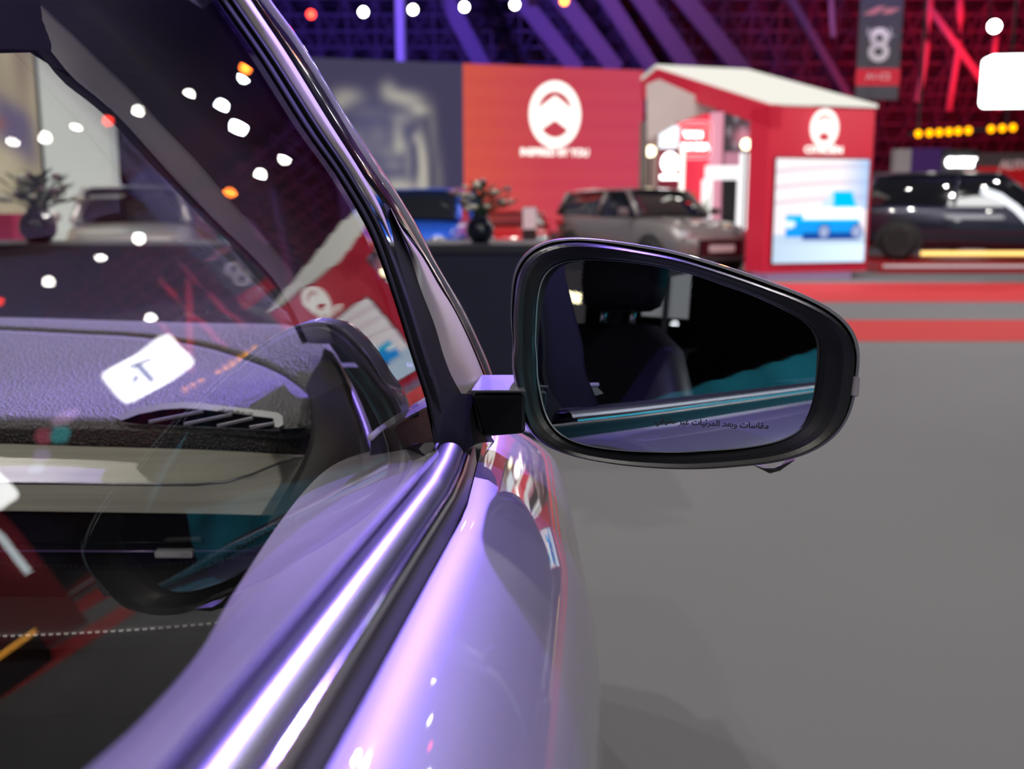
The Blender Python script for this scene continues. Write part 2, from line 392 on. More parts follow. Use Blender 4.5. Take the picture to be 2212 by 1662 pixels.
# red carpet runners
rc = mat('red_carpet', (.55, .02, .025), .8, var=.08, scale=200)
def strip(px_rows, z0, name, label):
    y0 = atZ(2000, px_rows[0], 0)[1]; y1 = atZ(2000, px_rows[1], 0)[1]
    o = MB().box((-9, y1, 0.0), (26, y0, z0)).build(name, rc); return tag(o, label, 'carpet')
strip((692, 738), .003, 'carpet_runner', 'narrow red carpet strip nearest the car')
strip((612, 653), .003, 'carpet_runner', 'wider red carpet strip in front of the red booth pillar')

# ---- counter with vases
cnt = thing('display_counter', 'long dark navy counter carrying flower vases behind the car', 'counter', (-2.4, 5.5, 0))
ca = atZ(1142, 527, 1.0); YC = atZ(1000, 528, 1.0)[1]
MB().box((-7, YC, 0), (ca[0] + .1, YC + .6, .96)).build('body', M['navy'], cnt)
MB().box((-7.02, YC - .02, .955), (ca[0] + .12, YC + .62, 1.0)).build('top', mat('dark_counter_top', (.02, .018, .035), .5), cnt, bevel=.005)
fl_w = mat('cream_petal', (.78, .72, .60), .6); fl_p = mat('dusky_petal', (.38, .2, .26), .6); leaf = mat('dark_green_leaf', (.035, .07, .035), .6, var=.3)
vz = mat('dark_blue_vase', (.012, .014, .035), .15, coat=.6)
def vase(px, py, w_px, label, hgt=1.0, seed=1):
    rnd = random.Random(seed)
    p = atY(px, py, YC + .2); p[2] = 1.0
    R = w_px / 2 / FPX * YC
    t = thing('flower_vase', label, 'vase', p, 0, 'flower vases on the counter')
    MB().lathe([(R * .55, 0), (R * .95, R * .5), (R * 1.02, R * .95), (R * .9, R * 1.4), (R * .55, R * 1.75), (R * .5, R * 1.9), (R * .6, R * 2.0), (R * .45, R * 1.95)], (0, 0, 0), 28).build('vessel', vz, t, True, False)
    mbL = MB(); mbF = MB(); mbP = MB(); mbS = MB()
    for k in range(70):
        a = rnd.uniform(0, 6.28); e = rnd.uniform(.1, 1.4); r = R * rnd.uniform(1.1, 2.4) * hgt
        c = np.array([r * math.cos(a) * math.sin(e) * 1.1, r * math.sin(a) * math.sin(e) * .6, R * 2.1 + r * math.cos(e) * .85])
        mbS.tube([(0, 0, R * 1.7), c * .5 + np.array([0, 0, R]), c], R * .025, 5)
        if k % 5 in (0, 1, 2):
            ax = np.array([math.cos(a), math.sin(a), .6]); L = R * .7
            u = ax / np.linalg.norm(ax) * L; v = np.cross(u, (0, 0, 1)); v = v / np.linalg.norm(v) * L * .28
            mbL.add([c - u * .6, c + v, c + u * .7, c - v, c + np.array([0, 0, .15 * L])], [(0, 1, 4), (1, 2, 4), (2, 3, 4), (3, 0, 4)])
        else:
            rr = R * rnd.uniform(.22, .36); mm = mbF if k % 5 == 3 or k % 2 else mbP
            mm.lathe([(rr * .3, -rr * .6), (rr, -rr * .1), (rr * .9, rr * .35), (rr * .5, rr * .6), (rr * .2, rr * .35)], c, 9)
    mbS.build('stems', leaf, t, False, False); mbL.build('leaves', leaf, t, False, False)
    mbF.build('cream_blossoms', fl_w, t, True, False); mbP.build('dusky_blossoms', fl_p, t, True, False)
    return t
vase(1037, 524, 62, 'dark round vase of cream flowers standing before the red wall', 1.12, 3)
vase(85, 524, 78, 'dark vase of flowers seen through the windshield by the portrait poster', 1.0, 9)

# ================================================================== LED WALL
def upf(P, Q, off=0):
    """frame of a vertical wall running from P to Q (floor points), facing the camera"""
    P = np.array(P); Q = np.array(Q); x = Q - P; x[2] = 0; return x / np.linalg.norm(x)
ZT = 4.1
a0 = atZ(1000, 137, ZT); a1 = atZ(1392, 152, ZT); wd = upf(a0, a1); aL = a0 - wd * 6.0
yv = np.array([0, 0, 1.]); nrm = np.cross(wd, yv)
def wall_frame(c): return frame(c, wd, (0, 0, 1))
redw = thing('red_led_wall', 'tall orange-red video wall with white oval emblem behind the cars', 'video wall', (a0[0], a0[1], 0))
Lw = np.linalg.norm(a1 - a0); cen = (a0 + a1) / 2; cen[2] = ZT / 2
def redfn(u, v):
    k = max(0, 1 - u * 2.2) * .5 + .05 * math.sin(v * 60)
    return (.48 + .14 * k + .05 * (1 - v), .052 + .06 * k, .062 - .01 * k + .03 * u)
picture(redfn, Lw, ZT, 30, 120, wall_frame(cen), screen_mat('red_screen', 1.15), 'screen', redw)
MB().box((0, 0, 0), (Lw, .3, ZT), frame(a0 * [1, 1, 0] - nrm * .32, wd, np.cross((0, 0, 1), wd))).build('housing', M['dark'], redw)
ep = atPlane(1197, 248, a0, nrm); hh = np.linalg.norm(atPlane(1197, 176, a0, nrm) - atPlane(1197, 320, a0, nrm)); ww = np.linalg.norm(atPlane(1142, 248, a0, nrm) - atPlane(1252, 248, a0, nrm))
emblem(wall_frame(ep + nrm * .05), ww, hh, M['logo'], 'emblem', redw)
tp = atPlane(1197, 337, a0, nrm)
text('INSPIRED BY YOU', .225, M['logo'], 'slogan_lettering', redw, .01, wall_frame(tp + nrm * .05), bold=.006, sx=.88)
bw = thing('portrait_led_wall', 'dark slate video wall showing a blurred pale face', 'video wall', (aL[0], aL[1], 0))
cen = (a0 + aL) / 2; cen[2] = ZT / 2
blobs = [(752, 208, 22, 12, .55), (735, 225, 14, 10, .4), (838, 195, 12, 14, .55), (858, 205, 14, 10, .5), (885, 212, 20, 12, .7), (905, 232, 14, 9, .75), (870, 250, 18, 10, .35), (815, 285, 18, 16, .22), (858, 285, 9, 20, .55), (862, 310, 10, 12, .55), (800, 318, 20, 14, .15), (838, 322, 14, 12, .25), (770, 300, 12, 20, .25), (848, 348, 16, 8, .28), (800, 356, 16, 9, .15), (905, 310, 6, 26, .6), (912, 350, 7, 34, .85), (908, 390, 8, 22, .8), (895, 290, 6, 10, .5), (856, 384, 20, 12, .4), (800, 395, 40, 10, .55), (870, 400, 26, 12, .7), (935, 300, 7, 34, .16), (945, 380, 8, 40, .2), (930, 255, 8, 22, .15), (878, 340, 6, 26, .3), (800, 240, 30, 10, .12)]
def facefn(u, v):
    x = 1000 - (1 - u) * 6.0 * 101.5; y = 133 + (1 - v) * 417
    s = 0
    if x > 680:
        for bx, by, sx, sy, w in blobs: s += w * math.exp(-((x - bx) / sx) ** 2 / 2 - ((y - by) / sy) ** 2 / 2)
        s = min(s, 1) * (.86 + .14 * math.sin(x * .7 + y * .5))
        inside = math.exp(-((x - 825) / 78) ** 4 - ((y - 320) / 120) ** 4) * .6
    else: inside = 0
    bg = np.array([.058, .050, .10]); hi = np.array([.50, .47, .40]); md = np.array([.085, .085, .20])
    c = bg * (1 - inside) + md * inside
    return tuple(c * (1 - s) + hi * s)
picture(facefn, 6.0, ZT, 200, 130, wall_frame(cen), screen_mat('portrait_screen', 1.0), 'screen', bw)
MB().box((0, 0, 0), (6.0, .3, ZT), frame(aL * [1, 1, 0] - nrm * .32, wd, np.cross((0, 0, 1), wd))).build('housing', M['dark'], bw)

# info totem in front of the red wall
ip = atZ(1143, 588, 0)
it = thing('info_totem', 'small dark info totem with a pale notice before the red wall', 'sign', (ip[0], 15.2, 0))
x0, z0 = atY(1128, 447, 15.2)[0], 0; x1, z1 = atY(1160, 447, 15.2)[0], atY(1128, 447, 15.2)[2]
MB().box((x0, 15.2, 0), (x1, 15.3, z1)).build('panel', M['dark'], it, bevel=.01)
zz = atY(1143, 495, 15.2)[2]
MB().box((x0 + .01, 15.19, zz), (x1 - .01, 15.2, z1 - .01)).build('notice', mat('notice_paper', (.55, .5, .55), .5, emit=.25), it)

# ================================================================== RED BOOTH (house-shaped)
PB = atZ(1648, 607, 0)                       # near corner on the floor
ze = atY(1667, 228, PB[1])[2]
PR = atZ(1891, 236, ze); ev = PR - PB; ev[2] = 0; ew = np.linalg.norm(ev); ev /= ew; gv = np.cross((0, 0, 1.), ev)   # gable direction, away to the left
nb = -gv                                     # screen face normal (towards us)
if nb @ (CAM - PB) < 0: nb = -nb
gdir = -nb
ridge = atPlane(1418, 148, PB, ev)           # on the gable plane
gl = (ridge - PB) @ gdir
bt = thing('red_booth', 'red house-shaped booth with glowing white roof, emblem and lit screen', 'booth', (PB[0], PB[1], 0))
def bp(e, g, z): return PB + ev * e + gdir * g + np.array([0, 0, z])
BD = .55
# the front block: wall with screen
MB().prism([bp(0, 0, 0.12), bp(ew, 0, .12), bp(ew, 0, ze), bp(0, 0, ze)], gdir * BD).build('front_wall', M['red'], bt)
MB().prism([bp(.12, .05, 0), bp(ew - .25, .05, 0), bp(ew - .25, .05, .12), bp(.12, .05, .12)], gdir * (BD - .1)).build('plinth', mat('lilac_lit_plinth', (.3, .2, .35), .4, emit=.35, ecol=(.45, .28, .5)), bt)
zr = ridge[2]; rl = np.linalg.norm(ridge - bp(0, 0, ze)); 
# gable beam
bm_h = .34
GE = gl * 1.16
for s0, s1, nm in ((0, gl, 'gable_beam'), (gl, GE, 'gable_beam')):
    za = ze if s0 == 0 else zr; zb = zr if s0 == 0 else zr - (zr - ze) * .16
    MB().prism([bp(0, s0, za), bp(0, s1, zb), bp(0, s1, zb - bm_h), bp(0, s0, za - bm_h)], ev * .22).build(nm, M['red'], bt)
ridge2 = atPlane(1612, 158, ridge + ev * 3, gdir); le = (ridge2 - ridge) @ ev
for sgn, nm in ((0, 'roof_panel'), (1, 'roof_panel')):
    g0, g1 = (-.03, gl) if sgn == 0 else (GE, gl)
    zlo = ze if sgn == 0 else zr - (zr - ze) * .16
    MB().prism([bp(-.02, g0, zlo + .02), bp(-.02, g1, zr + .02), bp(max(le, ew), g1, zr + .02), bp(ew + .02, g0, zlo + .02)], (0, 0, .05)).build(nm, emis('glowing_roof_membrane', (1, .97, .88), .93) if sgn == 0 else emis('glowing_roof_membrane_rear', (1, .97, .88), .6), bt)
# inner soffit, beige
MB().prism([bp(.25, .3, ze - .15), bp(.25, gl, zr - .3), bp(ew * .9, gl, zr - .3), bp(ew * .9, .3, ze - .15)], (0, 0, .05)).build('soffit', mat('beige_soffit', (.5, .45, .42), .7), bt)
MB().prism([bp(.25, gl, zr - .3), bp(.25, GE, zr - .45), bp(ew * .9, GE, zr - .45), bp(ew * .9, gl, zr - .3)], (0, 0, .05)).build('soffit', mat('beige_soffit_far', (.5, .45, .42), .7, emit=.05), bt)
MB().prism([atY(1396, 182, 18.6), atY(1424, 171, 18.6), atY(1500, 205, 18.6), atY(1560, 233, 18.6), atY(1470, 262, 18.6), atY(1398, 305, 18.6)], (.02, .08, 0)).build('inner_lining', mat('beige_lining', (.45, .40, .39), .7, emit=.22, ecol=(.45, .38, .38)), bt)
# screen
def onb(px, py): return atPlane(px, py, PB, gdir)
sTL, sBR = onb(1675, 342), onb(1863, 565)
sc_w = abs((sBR - sTL) @ ev); sc_h = sTL[2] - sBR[2]; sc_c = (sTL + sBR) / 2
def adfn(u, v):
    c = np.array([.86, .90, 1.0]) if v < .28 else np.array([.95, .86, .92])
    if v < .28: c = np.array([.62, .78, .97]) * (.85 + .4 * u * (v < .18))
    if v > .52:
        k = math.sin((v + .06 * (1 - u) ** 2) * 42); c = np.array([.98, .90, .92]) - np.array([.32, .42, .32]) * max(0, k - .35) * (1 - .3 * u)
        if u > .68: c = c * (1 - (u - .68) * 2) + np.array([.10, .42, .85]) * (u - .68) * 2
    blue = np.array([.01, .33, .90]); cy = np.array([.0, .55, .95]); dk = np.array([.01, .07, .35])
    # pictured car
    if .22 < v < .46 and .12 < u < .93:
        if v > .235 + .04 * abs(u - .5): c = blue if v < .40 else cy * .9
        if v < .30 + .0 * u and u > .3: c = dk
    if .46 <= v < .69 and .40 + (v - .46) * .9 < u < .92 - (v - .46) * .4: c = cy if u > .62 else np.array([.62, .80, .98])
    for cx in (.54, .90):
        r = ((u - cx) / .07) ** 2 + ((v - .30) / .075) ** 2
        if r < 1: c = np.array([.35, .42, .65]) if r < .6 else dk
    if ((u - .17) / .06) ** 2 + ((v - .375) / .035) ** 2 < 1: c = np.array([.85, 1, 1])
    if .30 < u < .94 and .425 < v < .535: c = np.array([1.2, 1.2, 1.2])
    return tuple(np.clip(c, 0, 1.3))
picture(adfn, sc_w, sc_h, 60, 70, frame(sc_c + nb * .035, ev, (0, 0, 1)), screen_mat('advert_screen', 1.15), 'screen', bt)
MB().prism([sc_c + ev * a * sc_w / 2 * 1.02 + np.array([0, 0, b * sc_h / 2 * 1.02]) + nb * .002 for a, b in ((-1, -1), (1, -1), (1, 1), (-1, 1))], nb * .03).build('screen_casing', M['dark'], bt)
ep = onb(1777, 277); hh = onb(1777, 235)[2] - onb(1777, 317)[2]; ww = abs((onb(1806, 277) - onb(1748, 277)) @ ev)
emblem(frame(ep + nb * .03, ev, (0, 0, 1)), ww, hh, M['logo'], 'emblem', bt, .04)
text('CITROËN', .15, M['logo'], 'sign_lettering', bt, .01, frame(onb(1777, 331) + nb * .03, ev, (0, 0, 1)), bold=.004, sx=1.1)

# ---- stand seen through the booth
def panel(x0, y0, x1, y1, Y, m, name, label, cat, depth=.25):
    a = atY(x0, y0, Y); b = atY(x1, y1, Y)
    o = MB().box((a[0], Y, b[2]), (b[0], Y + depth, a[2])).build(name, m, bevel=.01); return tag(o, label, cat)
def floor_panel(x0, y0, x1, Y, m, name, label, cat, depth=.25):
    a = atY(x0, y0, Y); b = atY(x1, y0, Y)
    o = MB().box((a[0], Y, 0), (b[0], Y + depth, a[2])).build(name, m, bevel=.01); return tag(o, label, cat)
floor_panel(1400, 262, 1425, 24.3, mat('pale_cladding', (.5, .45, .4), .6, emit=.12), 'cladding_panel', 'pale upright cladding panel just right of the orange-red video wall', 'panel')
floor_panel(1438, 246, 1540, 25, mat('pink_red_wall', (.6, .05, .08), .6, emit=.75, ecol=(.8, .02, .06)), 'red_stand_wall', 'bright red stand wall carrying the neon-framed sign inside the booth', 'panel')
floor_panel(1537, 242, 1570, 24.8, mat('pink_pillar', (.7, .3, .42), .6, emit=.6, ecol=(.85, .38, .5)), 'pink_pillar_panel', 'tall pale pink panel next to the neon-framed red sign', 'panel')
def photo_fn(u, v):
    d = math.exp(-((u - .45) / .22) ** 2 - ((v - .5) / .16) ** 2)
    g = .07 + .2 * (math.sin(u * 19) * math.sin(v * 13) > .45)
    c = np.array([g, g * .85, g]) * (1 - d) + np.array([.8, .28, .38]) * d
    if v < .24: c = np.array([.62, .26, .36])
    if u > .72 and v > .2: c = np.array([.6, .62, .72]) if (u * 7 + v * 3) % 1 > .4 else np.array([.12, .12, .16])
    return tuple(c)
pa, pb = atY(1568, 235, 24.6), atY(1655, 358, 24.6)
pw = thing('photo_billboard', 'dark billboard with pink figure picture seen through the booth opening', 'billboard', ((pa[0] + pb[0]) / 2, 24.6, 0))
picture(photo_fn, pb[0] - pa[0], pa[2] - pb[2], 40, 40, frame(((pa[0] + pb[0]) / 2, 24.58, (pa[2] + pb[2]) / 2), (1, 0, 0), (0, 0, 1)), screen_mat('billboard_print', .9), 'picture', pw)
MB().box((pa[0], 24.6, 0), (pb[0], 24.8, pa[2])).build('backing', M['dark'], pw)
panel(1405, 272, 1466, 328, 24.6, emis('lit_white_banner', (.86, .93, 1), 1.6), 'lit_banner', 'bright bluish white banner high at the left of the booth opening', 'banner')
q = atY(1440, 300, 24.6); MB().box((q[0] - .03, 24.7, 0), (q[0] + .03, 24.76, q[2])).build('post', M['dark'], bpy.data.objects['lit_banner'])
# rounded neon sign with two lines of lettering
ng = atY(1501, 303, 23.6)
ns = thing('neon_sign', 'red sign with rounded pink neon outline and blurred white lettering', 'sign', (ng[0], 23.6, 0))
for k, r_ in enumerate((1.0, .8)):
    pts = []
    hw, hv, cr = .36 * r_, .40 * r_, .14
    for cx, cz, a0_ in ((hw - cr, hv - cr, 0), (-hw + cr, hv - cr, 90), (-hw + cr, -hv + cr, 180), (hw - cr, -hv + cr, 270)):
        for a in np.linspace(a0_, a0_ + 90, 7): pts.append((ng[0] + cx + cr * math.cos(math.radians(a)), 23.55, ng[2] + cz + cr * math.sin(math.radians(a))))
    pts.append(pts[0]); MB().tube(pts, .016, 6).build('neon_tube', emis('pink_neon', (1, .45, .5), 1.5), ns)
MB().box((ng[0] - .37, 23.6, 0), (ng[0] - .31, 23.68, ng[2])).build('post', M['dark'], ns)
MB().box((ng[0] - .35, 23.58, ng[2] - .38), (ng[0] + .35, 23.66, ng[2] + .38)).build('board', mat('sign_red', (.6, .02, .03), .5, emit=.7, ecol=(.85, .01, .03)), ns)
text('VAN', .2, M['white_hot'], 'lettering', ns, .005, frame((ng[0] - .05, 23.55, ng[2] + .05), (1, 0, 0), (0, 0, 1)), bold=.01)
text('TUNISIA', .17, M['white_hot'], 'lettering', ns, .005, frame((ng[0], 23.55, ng[2] - .2), (1, 0, 0), (0, 0, 1)), bold=.01)
# light tube
p0, p1 = atY(1475, 312, 19.5), atY(1471, 432, 19.5)
o = MB().tube([(p0[0], 19.5, 0), (p0[0], 19.5, p0[2])], .045, 12).build('light_column', emis('column_glow', (1, .97, .88), 1.8), smooth=True); tag(o, 'slender glowing white light column inside the booth', 'light column')
# white portal frames
wf = emis('portal_white', (1, .96, .97), 1.25)
a, b = atY(1527, 358, 22), atY(1648, 388, 22)
pt = thing('white_portal', 'glowing white portal frame of beam and two posts inside the booth', 'frame', ((a[0] + b[0]) / 2, 22, 0))
MB().box((a[0], 22, b[2]), (b[0], 22.2, a[2])).build('beam', wf, pt)
for x in (1530, 1608):
    q = atY(x, 380, 22); MB().box((q[0] - .1, 22, 0), (q[0] + .1, 22.2, b[2])).build('post', wf, pt)
q = atY(1613, 330, 22.5); o = MB().box((q[0] - .1, 22.5, 0), (q[0] + .1, 22.7, q[2])).build('white_post', wf); tag(o, 'white lit post rising above the glowing portal frame', 'post')
# small oval sign
q = atY(1446, 352, 21); os_ = thing('oval_sign', 'small glowing oval emblem sign on a stand left of the light column', 'sign', (q[0], 21, 0))
emblem(frame((q[0], 20.95, q[2]), (1, 0, 0), (0, 0, 1)), .33, .4, M['white_hot'], 'emblem', os_)
MB().box((q[0] - .22, 21, 0), (q[0] + .22, 21.1, q[2] + .28)).build('board', mat('dark_red_board', (.2, .01, .03), .5, emit=.1), os_)
MB().box((q[0] - .18, 20.93, q[2] - .32), (q[0] + .18, 20.98, q[2] - .24)).build('caption_bar', M['white_hot'], os_)
# plant
q = atY(1505, 440, 20.9)
pl = thing('potted_plant', 'bright green broad-leaved plant in front of the white portal posts', 'plant', (q[0], 20.9, 0))
mbp = MB(); rnd = random.Random(4)
for k in range(16):
    a = rnd.uniform(0, 6.28); h = rnd.uniform(.6, 1.25); r = rnd.uniform(.12, .34)
    base = np.array([q[0], 20.9, .35]); tip = base + np.array([math.cos(a) * r, math.sin(a) * r, h]); v = np.array([-math.sin(a), math.cos(a), 0]) * .06
    md = (base + tip) / 2 + np.array([0, 0, .1]); mbp.add([base, md + v, tip, md - v], [(0, 1, 2, 3)])
mbp.build('leaves', mat('lime_leaf', (.25, .42, .02), .5, emit=.1), pl); MB().lathe([(.14, 0), (.2, .36), (.17, .36)], (q[0], 20.9, 0), 18).build('pot', M['dark'], pl, True)
for (x, y, lab) in ((1405, 327, 'warm white globe lamp at the left edge of the booth opening'), (1612, 312, 'warm white globe lamp near the right side of the booth opening')):
    q = atY(x, y, 21.5); o = MB().lathe([(.01, -.11), (.08, -.08), (.11, 0), (.08, .08), (.01, .11)], q, 16).build('globe_lamp', emis('globe_glow', (1, .86, .55), 5), smooth=True); tag(o, lab, 'lamp'); MB().box((q[0] - .02, q[1] - .02, 0), (q[0] + .02, q[1] + .02, q[2] - .1)).build('post', M['dark'], o)
o = MB().box((atY(1385, 263, 21)[0], 21, 0), (atY(1400, 263, 21)[0], 21.2, atY(1385, 263, 21)[2])).build('speaker_post', mat('pale_post', (.3, .28, .26), .5)); tag(o, 'narrow pale post at the meeting of video wall and booth', 'post')

# ================================================================== HANGING THINGS
# hall banner
bY = 24.
bn = thing('hanging_banner', 'tall dark hanging banner with blurred hall number and red foot band', 'banner', (atY(1898, 160, bY)[0], bY, 0))
BLc, BRc = atY(1852, 215, bY), atY(1944, 215, bY); zt = 8.2; zb_ = BLc[2]
BLx = atY(1854, 100, bY)[0]; BRx = atY(1946, 100, bY)[0]
MB().box((BLx, bY, zb_), (BRx, bY + .04, zt)).build('cloth', mat('slate_banner_cloth', (.09, .085, .10), .8, emit=.25, ecol=(.13, .12, .16)), bn)
def zat(py): return atY(1898, py, bY)[2]
cx = (BLx + BRx) / 2
MB().box((BLx - .02, bY - .012, zat(185)), (BRx + .02, bY - .004, zat(148))).build('foot_band', mat('banner_red', (.6, .03, .05), .7, emit=.5, ecol=(.6, .02, .05)), bn)
wtxt = mat('banner_white', (.8, .78, .8), .6, emit=.3, ecol=(.8, .7, .8))
text('8', .98, wtxt, 'hall_number', bn, .002, frame((cx - .02, bY - .02, zat(131)), (1, 0, 0), (0, 0, 1)), bold=.02)
text('HALL', .26, wtxt, 'lettering', bn, .002, frame((cx, bY - .02, zat(78)), (1, 0, 0), (0, 0, 1)))
text('A1-C2', .2, wtxt, 'lettering', bn, .002, frame((cx, bY - .025, zat(172)), (1, 0, 0), (0, 0, 1)))
MB().prism([(cx - .42, bY - .012, zat(32)), (cx - .1, bY - .012, zat(14)), (cx + .1, bY - .012, zat(14)), (cx - .15, bY - .012, zat(32))], (0, -.005, 0)).prism([(cx - .02, bY - .012, zat(30)), (cx + .12, bY - .012, zat(18)), (cx + .42, bY - .012, zat(18)), (cx + .2, bY - .012, zat(30))], (0, -.005, 0)).build('emblem', mat('banner_emblem', (.7, .25, .25), .6, emit=.35, ecol=(.7, .25, .28)), bn)
# white sign boxes
def sign_box(cpt, w, h, az, label, logo=True):
    x = np.array([math.cos(az), -math.sin(az), 0.]); n = np.cross(x, (0, 0, 1.))
    t = thing('light_box_sign', label, 'sign', (cpt[0], cpt[1], cpt[2] - h / 2)); F = frame(cpt, x, (0, 0, 1))
    mb = MB(); pts = []
    r = .07
    for cx_, cz_, a0_ in ((w / 2 - r, h / 2 - r, 0), (-w / 2 + r, h / 2 - r, 90), (-w / 2 + r, -h / 2 + r, 180), (w / 2 - r, -h / 2 + r, 270)):
        for a in np.linspace(a0_, a0_ + 90, 6): pts.append(F @ Vector((cx_ + r * math.cos(math.radians(a)), cz_ + r * math.sin(math.radians(a)), 0)))
    mb.prism(pts, F.to_3x3() @ Vector((0, 0, -.3))); mb.build('box', emis('lightbox_white', (1, 1, 1), 8), t)
    if logo:
        tm = emis('teal_mark', (.03, .45, .55), .9)
        for q in ([(-.34, .1), (-.30, .2), (.26, .34), (.20, .22)], [(-.02, .2), (.12, .24), (.06, -.38), (-.06, -.34)], [(.18, .02), (.3, .04), (.42, -.12), (.26, -.1)]):
            MB().prism([F @ Vector((a * h * .95, b * h * .85, .01)) for a, b in q], F.to_3x3() @ Vector((0, 0, .015))).build('mark', tm, t)
    return t
YS = 15.
aw = atY(2142, 118, YS); bb = atY(2142, 228, YS); hS = aw[2] - bb[2]
w_s = hS * 1.75
cS = np.array([aw[0] + w_s / 2, YS, (aw[2] + bb[2]) / 2])
sign_box(cS, w_s, hS, math.radians(8), 'bright white rounded light box sign hanging near the amber lamps')

# amber lamp row
blk = M['dark']
am = None
ORD = ('first', 'second', 'third', 'fourth', 'fifth', 'sixth', 'seventh', 'eighth', 'ninth', 'tenth', 'eleventh', 'twelfth')
for i, px in enumerate((1984, 2008, 2029, 2050, 2070, 2092, 2141, 2165, 2188)):
    py = 289 - (px - 1984) * .065; q = atY(px, py, 22)
    if am is None:
        am = thing('amber_lamp', 'first amber lamp, nearest the red booth, in the lit row above the dark car', 'lamp', q, 0, 'amber lamps in a row')
        MB().lathe([(.06, .12), (.085, .05), (.085, 0), (.075, 0)], (0, 0, 0), 18, Matrix.Rotation(math.pi / 2, 4, 'X') @ Matrix.Scale(-1, 4, (0, 0, 1))).build('housing', blk, am, True, False)
        MB().lathe([(.075, 0), (.06, .02), (.01, .035)], (0, 0, 0), 18, Matrix.Rotation(math.pi / 2, 4, 'X')).build('bulb', M['orange'], am, True, False)
    else:
        o = copy_tree(am); o.location = q; o['label'] = ORD[i] + ' amber lamp counted from the left in the lit row above the dark car'
q0 = atY(1980, 282, 22)[0]; q1 = atY(2192, 282, 22)[0]; zq = atY(1984, 289, 22)[2]
br_ = thing('lamp_rail', 'dark rail on two long drop rods carrying the amber lamps', 'rail', (q0, 22.2, zq))
MB().bar((q0 - .1, 22.17, zq), (q1 + .1, 22.17, zq + .13), .06, .06).build('rail', blk, br_)
for xx_ in (q0 + .1, q1 - .1): MB().box((xx_ - .02, 22.16, zq), (xx_ + .02, 22.2, 15.49)).build('drop_rod', blk, br_)
p_ = atY(866, 130, 38); o = MB().tube([(p_[0], 38, 3.9), (p_[0], 38, 15.49)], .17, 12).build('drop_pipe', mat('grey_pipe', (.3, .3, .36), .5, emit=.1), smooth=True); tag(o, 'grey vertical pipe hanging above the dark portrait wall', 'pipe')
# spotlights in the rafters
sp = None
def spot(q, r, kind, label, group=None):
    global sp
    t = thing('rafter_spotlight', label, 'spotlight', q, 0, group)
    d = (CAM - np.array(q)); d /= np.linalg.norm(d); R = Vector(d).to_track_quat('Z', 'Y').to_matrix().to_4x4()
    MB().lathe([(r * .6, -r * 2), (r * 1.02, -r * .8), (r * 1.08, 0), (r * 1.0, 0)], (0, 0, 0), 18, R).build('housing', blk, t, True, False)
    MB().lathe([(r, -.01), (r * .9, .02), (r * .1, .05)], (0, 0, 0), 18, R).build('lens', kind, t, True, False)
    MB().box((-.015, .25, 0), (.015, .28, 15.49 - q[2])).box((-.015, 0, -.0), (.015, .28, .02)).build('hanger_rod', blk, t, False, False)
    return t
hot = emis('hot_lamp', (1, .97, .88), 26); hotr = emis('hot_red_lamp', (1, .04, .02), 9); hoto = emis('hot_orange_lamp', (1, .18, .02), 14); cold = emis('cold_lamp', (.85, .95, 1), 40)
for (x, y), l_ in zip(((785, 26), (892, 21), (1003, 15), (1112, 10)), ('leftmost white rafter spotlight, above the dark portrait wall', 'second white rafter spotlight, just right of the vertical pipe', 'third white rafter spotlight, above the seam of dark and red walls', 'rightmost of the four white rafter spotlights, above the red wall')):
    spot(atY(x, y, 42), .16, hot, l_, 'white rafter spotlights')
spot(atY(1219, 2, 42), .16, hoto, 'orange-red spotlight at the end of the white rafter row')
spot(atY(672, 31, 42), .16, hotr, 'dim red spotlight left of the white rafter row')
spot(atY(2148, 57, 24), .13, hot, 'white spotlight hanging just above the light box sign')

# ================================================================== DISPLAY VEHICLES
def wheel(parent, x, y, r, w=.22, side=1):
    Rm = Matrix.Rotation(math.pi / 2 * side, 4, 'X')
    o = MB().lathe([(r * .62, -w / 2), (r * .95, -w / 2), (r, -w * .35), (r, w * .35), (r * .95, w / 2), (r * .62, w / 2)], (x, y, r), 28, Rm).build('wheel', M['tyre'], parent, True, False)
    mb = MB().lathe([(r * .62, w * .1), (r * .66, w * .5), (r * .6, w * .5), (r * .57, w * .3)], (x, y, r), 28, Rm)
    mb.lathe([(r * .14, w * .1), (r * .14, w * .48), (.01, w * .5)], (x, y, r), 14, Rm)
    for k in range(10):
        a = k * math.pi / 5; d = Rm @ Vector((math.cos(a), math.sin(a), 0)); zz = Rm @ Vector((0, 0, w * .42)); c = Vector((x, y, r))
        mb.bar(c + d * r * .1 + zz, c + d * r * .6 + zz, r * .09, r * .05, up=tuple(Rm @ Vector((0, 0, 1))))
    b = mb.build('rim', M['rim'], o, False, False)
